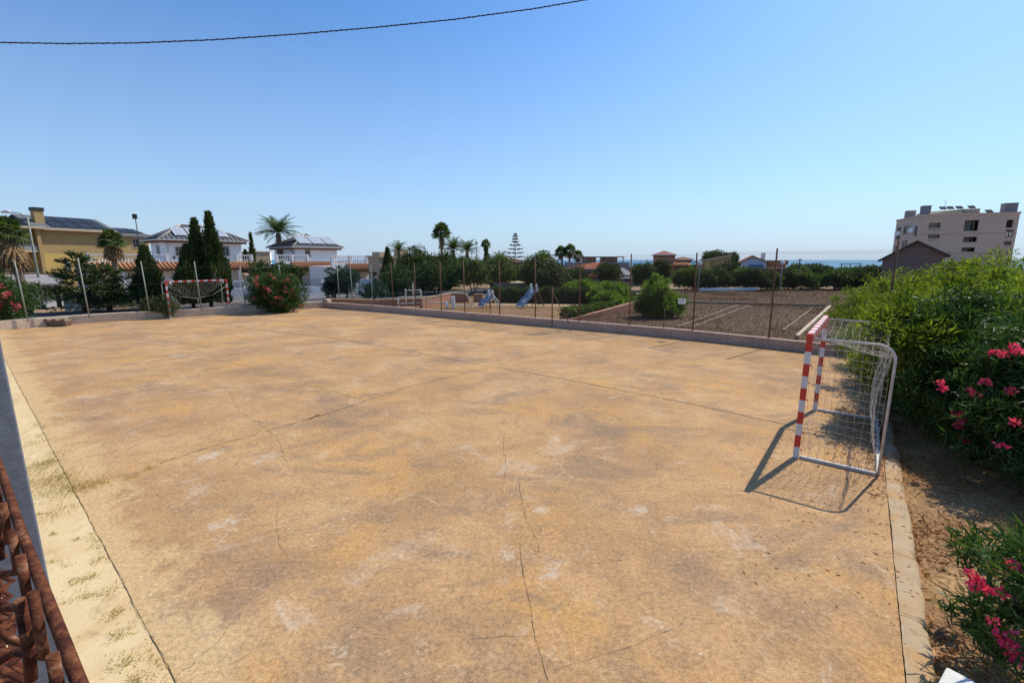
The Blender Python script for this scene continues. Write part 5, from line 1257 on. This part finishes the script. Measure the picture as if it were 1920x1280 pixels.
m.poly([(-.3,-.3,zb+.01),(xr+.3,-.3,zb+.01),(xr*.6,2.5,zr),(.1,2.5,zr)]).poly([(xr+.3,-.3,zb+.01),(xr+.3,5.3,zb+.01),(xr*.6,2.5,zr)]).poly([(xr+.3,5.3,zb+.01),(-.3,5.3,zb+.01),(.1,2.5,zr),(xr*.6,2.5,zr)]).poly([(-.3,5.3,zb+.01),(-.3,-.3,zb+.01),(.1,2.5,zr)]); m.build('roof',M['grey_w'],t)
# ---- terracotta tower house
f=Fr('tower_house','terracotta house with a square tower under a maroon pyramid roof','house',1227,480,66,104)
t=f.t; xr=f.u(1266,480); zb=f.z(478,1227,0)
shell(t,0,xr,0,xr,0,zb,M['terra_w'],front=[(xr*.4,xr*.6,zb-1.4,zb-.6)])
hip(t,-.3,xr+.3,-.3,xr+.3,zb+.02,f.z(470,1246,xr/2,xr/2),M['tile_maroon'],rx0=xr/2-.05,rx1=xr/2+.05)
x1=f.u(1296,490); shell(t,xr+.004,x1,.5,5,0,f.z(487,1280,None,.5),M['terra_w'],front=[(xr+.6,xr+1.2,1.5,2.3)]); hip(t,xr+.1,x1+.4,.1,5.2,f.z(487,1280,None,.5)+.02,f.z(482,1270,xr+.8,2.6),M['tile_o'],ribs=.35)
lean_roof(t,xr-.8,x1-.2,-.05,f.z(492,1270),-1.5,f.z(497,1270,None,-1.5),M['tile_o'])
# ---- ochre house with sloping parapet
f=Fr('sloped_house','ochre house with a long sloping parapet wall rising to the right','house',1306,492,62,112)
t=f.t; xs=[f.u(1306,492),f.u(1318,492),f.u(1371,485)]; zs=[f.z(493,1306),f.z(489,1318),f.z(480,1371)]
m=MB(); m.hexa([(xs[0],0,0),(xs[2],0,0),(xs[2],5,0),(xs[0],5,0),(xs[0],0,zs[0]),(xs[2],0,zs[2]),(xs[2],5,zs[2]),(xs[0],5,zs[0])]); m.build('wall',M['ochre_w'],t)
m=MB(); m.hexa([(xs[0]-.1,-.15,zs[0]+.002),(xs[2]+.1,-.15,zs[2]+.002),(xs[2]+.1,5,zs[2]+.002),(xs[0]-.1,5,zs[0]+.002),(xs[0]-.1,-.15,zs[0]+.2),(xs[2]+.1,-.15,zs[2]+.2),(xs[2]+.1,5,zs[2]+.2),(xs[0]-.1,5,zs[0]+.2)]); m.build('coping',M['beige_w'],t)
m=MB(); m.box(f.u(1322,490),f.u(1332,490),-.5,-.002,0,f.z(489,1322)-.1); m.build('pier',M['yellow_w'],t)
# ---- white gabled house
f=Fr('gabled_house','pale blue and white gabled house with a blue awning and a chimney beyond the field','house',1390,492,60,114)
t=f.t; x1=f.u(1438,492); xm=f.u(1411,485); zb=f.z(492,1390,0); zr=f.z(481,1411,xm)
m=MB(); m.box(0,x1,0,6,0,zb); m.poly([(0,0,zb),(x1,0,zb),(xm,0,zr)]); m.poly([(0,6,zb),(xm,6,zr),(x1,6,zb)]); m.build('wall',M['blueish_w'],t)
m=MB()
for (a,za,b_,zb_) in ((-.3,zb-.15,xm,zr),(xm,zr,x1+.5,zb-.25)):
    m.hexa([(a,-.3,za+.01),(b_,-.3,zb_+.01),(b_,6.3,zb_+.01),(a,6.3,za+.01),(a,-.3,za+.16),(b_,-.3,zb_+.16),(b_,6.3,zb_+.16),(a,6.3,za+.16)])
rf=m.build('roof',M['tile_o'],t)
m=MB(); cx0=f.u(1426,490,1.5); m.box(cx0,cx0+.5,1.4,1.9,zb-.2,f.z(474,1428,cx0,1.5)); m.build('chimney',M['white'],rf)
m=MB(); m.box(f.u(1404,500),f.u(1430,500),-1.0,-.003,f.z(501,1404),f.z(496,1404)); m.build('awning',M['blue_m'],t)
m=MB(); m.box(x1+.005,x1+2.2,.5,5,0,zb-.3); m.build('side_wing',M['terra_w'],t); m=MB(); m.box(x1-.1,x1+2.4,.3,5.2,zb-.298,zb+.25); m.build('wing_roof',M['tile_o'],t)
# red block, scattered low walls at the far edge of the field
f=Fr('shed','small dark red shed between the gabled house and the lamp post','shed',1452,505,54,86); t=f.t
m=MB(); m.box(0,1.3,0,2,0,f.z(505,1452,0)); m.build('wall',mat('dark_red_wall',(.16,.055,.05),.9),t); m=MB(); m.box(-.1,1.4,-.1,2.1,f.z(505,1452,0)+.002,f.z(505,1452,0)+.1); m.build('roof',M['tile_maroon'],t)
fw=MB(); A=G(1310,545);B=G(1420,544); fw.bar(A+Vector((0,0,.1)),B+Vector((0,0,.1)),.3,.35); tag(fw.build('low_curb_wall',M['white']),'low white curb wall along the far edge of the dry field','low wall')
for i,(px,py,s_,lb) in enumerate(((1524,536,.8,'large pale boulder, leftmost at the far edge of the field'),(1576,537,.6,'middle pale boulder under the trees'),(1590,537,.7,'rightmost pale boulder before the shrub mass'))):
    p=G(px,py+2); v=unit(rng.normal(size=(1,3)))
    import bmesh
    bm=bmesh.new(); bmesh.ops.create_icosphere(bm,subdivisions=2,radius=1)
    for q in bm.verts: q.co=Vector((q.co.x*1.3,q.co.y,q.co.z*.6))*s_*(1+rnd.uniform(-.12,.12))
    me=bpy.data.meshes.new('boulder'); bm.to_mesh(me); me.materials.append(M['white']); o=link('boulder',me); o.location=(p.x,p.y,.15); tag(o,lb,'boulder')
fr_=thing('metal_frame','dark metal frame structure above the trees by the sea','frame',(col_at(1597,58),58,-.05)); m=MB(); zt=hz(494,58)
m.bar((-1.3,0,zt),(1.3,0,zt),.09); m.build('beam',M['dark_m'],fr_)
for x in (-1.2,-.1,1.2):
    m=MB(); m.bar((x,0,0),(x,0,zt-.05),.08); m.build('post',M['dark_m'],fr_)
# ---- brown gable
f=Fr('brown_house','large brown windowless gable in front of the apartment block','house',1655,487,44,130)
t=f.t; x1=f.u(1772,480); xm=f.u(1717,470); zr=f.z(454,1717,xm); za=f.z(487,1657,0); zc_=f.z(478,1770,x1)
m=MB(); P_=[(0,0,0),(x1,0,0),(x1,0,zc_),(xm,0,zr),(0,0,za)]; Q_=[(x,8,z) for x,y,z in P_]; m.poly(P_); m.poly(Q_[::-1])
m.poly([P_[1],Q_[1],Q_[2],P_[2]]).poly([P_[0],P_[4],Q_[4],Q_[0]]); m.build('wall',M['brown_w'],t)
m=MB()
for (a,z1_,b_,z2_) in ((-.35,za-.2,xm,zr),(xm,zr,x1+.35,zc_-.2)):
    m.hexa([(a,-.35,z1_+.01),(b_,-.35,z2_+.01),(b_,8.3,z2_+.01),(a,8.3,z1_+.01),(a,-.35,z1_+.17),(b_,-.35,z2_+.17),(b_,8.3,z2_+.17),(a,8.3,z1_+.17)])
m.build('roof',mat('dark_brown_roof',(.09,.06,.055),.8),t)
# ---- apartment block on the right
ra,rb=ray(1728,410),ray(1913,400); A=Vector((ra.x/ra.y*75,75,0)); B=Vector((rb.x/rb.y*70.5,70.5,0)); dd=(B-A); azb=math.degrees(math.atan2(dd.x,dd.y))
f=Fr('apartment_block','large pinkish grey apartment block with recessed balconies at the upper right','apartment block',1728,410,75,azb)
t=f.t; x1=dd.length; z1=f.z(410,1728,0); z2=f.z(400,1913,x1); zt=(z1+z2)/2+.15; print('apt',x1,z1,z2)
def hp(a,b,ya,yb,k): 
    mx=(a+b)/2; return (max(.1,f.u(a,(ya+yb)/2)),min(x1-.35,f.u(b,(ya+yb)/2)),f.z(yb,mx),f.z(ya,mx),k)
fh=[hp(1741,1763,418,433,'balcony'),hp(1740,1762,438,452,'balcony'),hp(1808,1835,413,433,'open'),hp(1806,1832,444,454,'open'),hp(1803,1828,464,472,'open'),hp(1887,1900,412,427,'open'),hp(1885,1903,431,444,'open'),hp(1882,1902,452,464,'balcony')]
yl=10.5
sh=[(1.0,1.9,zt-2.9,zt-1.5),(4.2,6.6,zt-2.4,zt-1.2),(4.4,5.0,zt-5.0,zt-3.6),(5.6,6.2,zt-5.0,zt-3.6),(8.0,9.4,zt-3.2,zt-1.2),(8.0,9.4,zt-6.4,zt-4.4)]
shell(t,0,x1,0,yl,0,zt,M['pink_w'],front=fh,side=sh,frame=M['shutter'])
m=MB()
for zz in (zt-2.9,zt-5.9,zt-8.6): m.box(-.05,x1+.02,-.05,-.003,zz,zz+.16)
m.build('string_course',M['beige_w'],t)
for (xa_,xb_,zz) in ((2.0,4.0,zt-2.35),(2.0,4.0,zt-5.3),(7.6,9.8,zt-2.6)): 
    m=MB(); m.box(-.28,-.003,xa_,xb_,zz,zz+.75); m.build('balcony',M['white'],t)
m=MB(); m.box(-.1,x1+.1,-.1,yl+.1,zt+.002,zt+.28); m.build('parapet',M['pink_w'],t)
xa,xb=f.u(1742,405),f.u(1838,400); xk=f.u(1810,400)
m=MB(); m.hexa([(xa,.3,zt+.282),(xk,.3,zt+.282),(xk,5,zt+.282),(xa,5,zt+.282),(xa,.9,zt+.75),(xk,.9,zt+1.0),(xk,5,zt+1.0),(xa,5,zt+.75)]); m.box(xk+.003,xb,.2,5,zt+.282,zt+.95); m.build('penthouse',M['beige_w'],t)
for i,(px,wd,ht,yy) in enumerate(((1730,1.0,1.35,.6),(1892,1.5,1.3,.6))):
    m=MB(); x=f.u(px,400)+.2; x=min(x,x1-1.6); m.box(x,x+wd,yy,yy+1.2,zt+.282,zt+.28+ht); tk=m.build('water_tank_housing',M['grey_w'],t); m=MB(); m.box(x-.05,x+wd+.05,yy-.05,yy+1.25,zt+.282+ht,zt+.36+ht); m.build('cap',M['dark_m'],tk)
m=MB(); m.box(.4,1.6,7.4,8.6,zt+.282,zt+1.6); m.build('water_tank_housing',M['grey_w'],t)
for px in (1764,1778,1795,1818,1852):
    x=f.u(px,400); m=MB(); z=zt+(1.0 if px<1840 else .3); m.hexa([(x,.3,z),(x+.8,.3,z),(x+.8,1.1,z+.45),(x,1.1,z+.45),(x,.3,z+.07),(x+.8,.3,z+.07),(x+.8,1.1,z+.52),(x,1.1,z+.52)]); m.build('solar_panel',M['matte'],t)
m=MB(); m.tube([(3.4,2,zt+.3),(3.4,2,zt+2.6)],.025,5); m.build('antenna',M['grey_post'],t)
m=MB(); xx=f.u(1885,438)
for k in range(3): m.box(xx+.12+k*.42,xx+.40+k*.42,.18,.22,f.z(443,1890)+.05,f.z(433,1890)-.1)
m.build('laundry',M['white'],t)
# ------------------------------------------------------------------ playground
# brick walls
def bwall(label,pix,h,th,nm='brick_wall',z0=-.3,py=None):
    m=MB(); P=[G(*p) for p in pix]
    for a,b in zip(P[:-1],P[1:]):
        m.bar(Vector((a.x,a.y,(h+z0)/2)),Vector((b.x,b.y,(h+z0)/2)),th,h-z0)
    o=m.build(nm,M['brick']); tag(o,label,'brick wall')
    c=MB()
    for a,b in zip(P[:-1],P[1:]): c.bar(Vector((a.x,a.y,h+.022)),Vector((b.x,b.y,h+.022)),th+.05,.04)
    c.build('coping',M['strip'],o); return o
bwall('long red brick wall sloping away beyond the far corner of the court',[(608,572),(700,574),(795,571)],.42,.22)
bwall('red brick wall with an opening behind the seesaw',[(790,577),(845,566),(878,565)],.62,.24)
bwall('short red brick wall piece right of the opening, left of the small slide',[(888,565),(905,565)],.55,.24)
def bank():
    A=G(1046,600,.1);B=G(1130,588,.1);C_=G(1200,575,.1)
    m=MB(); P=[A,B,C_]
    for a,b,h0,h1 in ((A,B,.0,.25),(B,C_,.25,.5)):
        d=(b-a).normalized(); n=Vector((-d.y,d.x,0))*.3
        m.hexa([(a.x,a.y,-.3),(b.x,b.y,-.3),(b.x+n.x,b.y+n.y,-.3),(a.x+n.x,a.y+n.y,-.3),(a.x,a.y,h0),(b.x,b.y,h1),(b.x+n.x,b.y+n.y,h1),(a.x+n.x,a.y+n.y,h0)])
    o=m.build('brick_bank',M['brick']); tag(o,'sloping red brick retaining wall between the bright shrubs and the dry field','retaining wall')
bank()
def slide(label,px0,py0,Yoff,h,L_,ax,legs_col,group=None):
    """foot at pixel (px0,py0); runs up along world angle ax"""
    p=G(px0,py0); t=thing('playground_slide',label,'slide',(p.x,p.y,-.05),ax)
    prof=[(0,.16),(L_*.14,.17),(L_*.3,.42),(L_*.55,h*.55),(L_*.8,h*.88),(L_,h)]
    m=MB(); w_=.26; th=.03
    for a,b in zip(prof[:-1],prof[1:]):
        m.hexa([(a[0],-w_,a[1]-th),(b[0],-w_,b[1]-th),(b[0],w_,b[1]-th),(a[0],w_,a[1]-th),(a[0],-w_,a[1]),(b[0],-w_,b[1]),(b[0],w_,b[1]),(a[0],w_,a[1])])
    m.build('chute',M['slide_metal'],t)
    for s_ in (-1,1):
        m=MB()
        for a,b in zip(prof[:-1],prof[1:]):
            y0,y1=s_*w_,s_*(w_+.03); e=.16; f0=.12 if a[0]<L_*.12 else .2; f1=.2 if b[0]<L_*.9 else .26
            m.hexa([(a[0],min(y0,y1),a[1]-.06),(b[0],min(y0,y1),b[1]-.06),(b[0],max(y0,y1),b[1]-.06),(a[0],max(y0,y1),a[1]-.06),(a[0],min(y0,y1),a[1]+f0),(b[0],min(y0,y1),b[1]+f1),(b[0],max(y0,y1),b[1]+f1),(a[0],max(y0,y1),a[1]+f0)])
        m.build('side_rail',M['slide_blue'],t)
        m=MB(); x=L_; m.hexa([(x-.06,s_*w_-.03,h-.1),(x+.12,s_*w_-.03,h-.1),(x+.12,s_*w_+.03,h-.1),(x-.06,s_*w_+.03,h-.1),(x-.14,s_*w_-.03,h+.42),(x+.05,s_*w_-.03,h+.46),(x+.05,s_*w_+.03,h+.46),(x-.14,s_*w_+.03,h+.42)]); m.build('handrail',M['white_t'],t,bevel=.02)
        m=MB(); m.tube([(L_+.05,s_*w_,h+.1),(L_+.75,s_*(w_+.04),0)],.03,6); m.build('ladder_rail',legs_col,t)
        m=MB(); m.tube([(L_*.72,s_*w_,h*.75),(L_*.72,s_*w_,0)],.025,6); m.build('leg',M['dark_m'],t)
    for k in range(5):
        u=(k+.7)/5.4; m=MB(); m.tube([(L_+.05+.7*u,-w_,(h+.1)*(1-u)),(L_+.05+.7*u,w_,(h+.1)*(1-u))],.02,6); m.build('rung',legs_col,t)
    return t
M['slide_metal']=mat('worn_slide_metal',(.42,.45,.48),.35,.1,3,metal=.3); M['slide_blue']=mat('faded_blue_plastic',(.16,.28,.44),.5,.15,2,(.26,.36,.46))
slide('larger blue and silver playground slide with white handrail, right of the two',973,577,0,1.15,1.35,R(40),M['rust_post'])
slide('smaller blue playground slide with pale beige handrails, left of the two',900,576,0,.75,.85,R(30),M['white_t'])
# climbing frame
p=G(740,583); cf=thing('climbing_frame','white tubular climbing frame standing before the brick wall','climbing frame',(p.x,p.y+1.1,-.05),R(20))
hh=[.75,1.35,1.7,1.25]
for i in range(4):
    for j in range(2):
        m=MB(); m.tube([(i*.5,j*.5,0),(i*.5,j*.5,hh[i])],.010,6); m.build('upright',M['white_t'],cf)
for k in range(4):
    for i in range(3):
        z=.4+k*.42
        if z<=min(hh[i],hh[i+1])+.25:
            m=MB(); m.tube([(i*.5,0,z),(i*.5+.5,0,z)],.009,6); m.build('rung',M['white_t'],cf)
            m=MB(); m.tube([(i*.5,.5,z),(i*.5+.5,.5,z)],.009,6); m.build('rung',M['white_t'],cf)
# seesaw with arched tube
p=G(850,577); ss=thing('seesaw','grey arched seesaw with white centre post inside the brick wall','seesaw',(p.x,p.y,-.05),R(5))
m=MB(); m.tube([(-1.5,0,.55),(-.9,0,.95),(0,0,1.12),(.9,0,.95),(1.3,0,.2)],.03,8); m.build('arch',M['galv'],ss)
m=MB(); m.box(-.12,.12,-.12,.12,0,.82); m.build('centre_post',M['white_t'],ss,bevel=.02)
m=MB(); m.bar((-1.6,0,.42),(-.15,0,.42),.16,.05); m.build('seat_plank',M['galv'],ss); m=MB(); m.bar((.15,0,.25),(1.7,0,.1),.16,.05); m.build('seat_plank',M['galv'],ss)
m=MB(); m.tube([(-.4,-.25,0),(-.4,-.25,.45)],.09,10); m.build('spring_base',M['white_t'],ss)
# strips in the field (old court kerbs)
M['field_kerb']=mat('mossy_field_kerb',(.40,.30,.21),.95,.25,2,(.28,.20,.14))
def strip(label,a,b,w_,h,mt=None,nm='field_curb'):
    A=G(*a);B=G(*b); m=MB(); m.bar(A+Vector((0,0,h/2-.06)),B+Vector((0,0,h/2-.06)),w_,h+.06); tag(m.build(nm,mt or M['strip'],bevel=.01),label,'kerb')
strip('long pale kerb across the dry field parallel to the far trees',(1288,567),(1548,573),.10,.12,M['field_kerb'])
strip('left one of a close pair of pale kerbs crossing the dry field',(1270,613),(1384,572),.06,.07,M['field_kerb'])
strip('right one of a close pair of pale kerbs crossing the dry field',(1300,613),(1404,573),.06,.07,M['field_kerb'])
strip('short single pale kerb in the dry field between the posts',(1468,620),(1522,579),.06,.07,M['field_kerb'])
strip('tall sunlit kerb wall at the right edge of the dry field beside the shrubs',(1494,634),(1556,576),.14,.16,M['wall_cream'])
# tree stump on the court by the end wall
p=G(105,611); st=thing('tree_stump','broken dark tree stump standing against the cream end wall','tree stump',(p.x+.1,p.y,0))
m=MB()
for k in range(9):
    a=k*.7; r0=.34; x=(k-4)*.11; m.hexa([(x-.06,-.12,0),(x+.06,-.12,0),(x+.05,.14,0),(x-.05,.14,0),(x*1.25-.075,-.22,.30+.05*(k%3)),(x*1.25+.055,-.2,.26+.05*((k+1)%3)),(x*1.25+.06,.16,.28),(x*1.25-.06,.16,.28)])
m.build('trunk_piece',M['wood'],st)
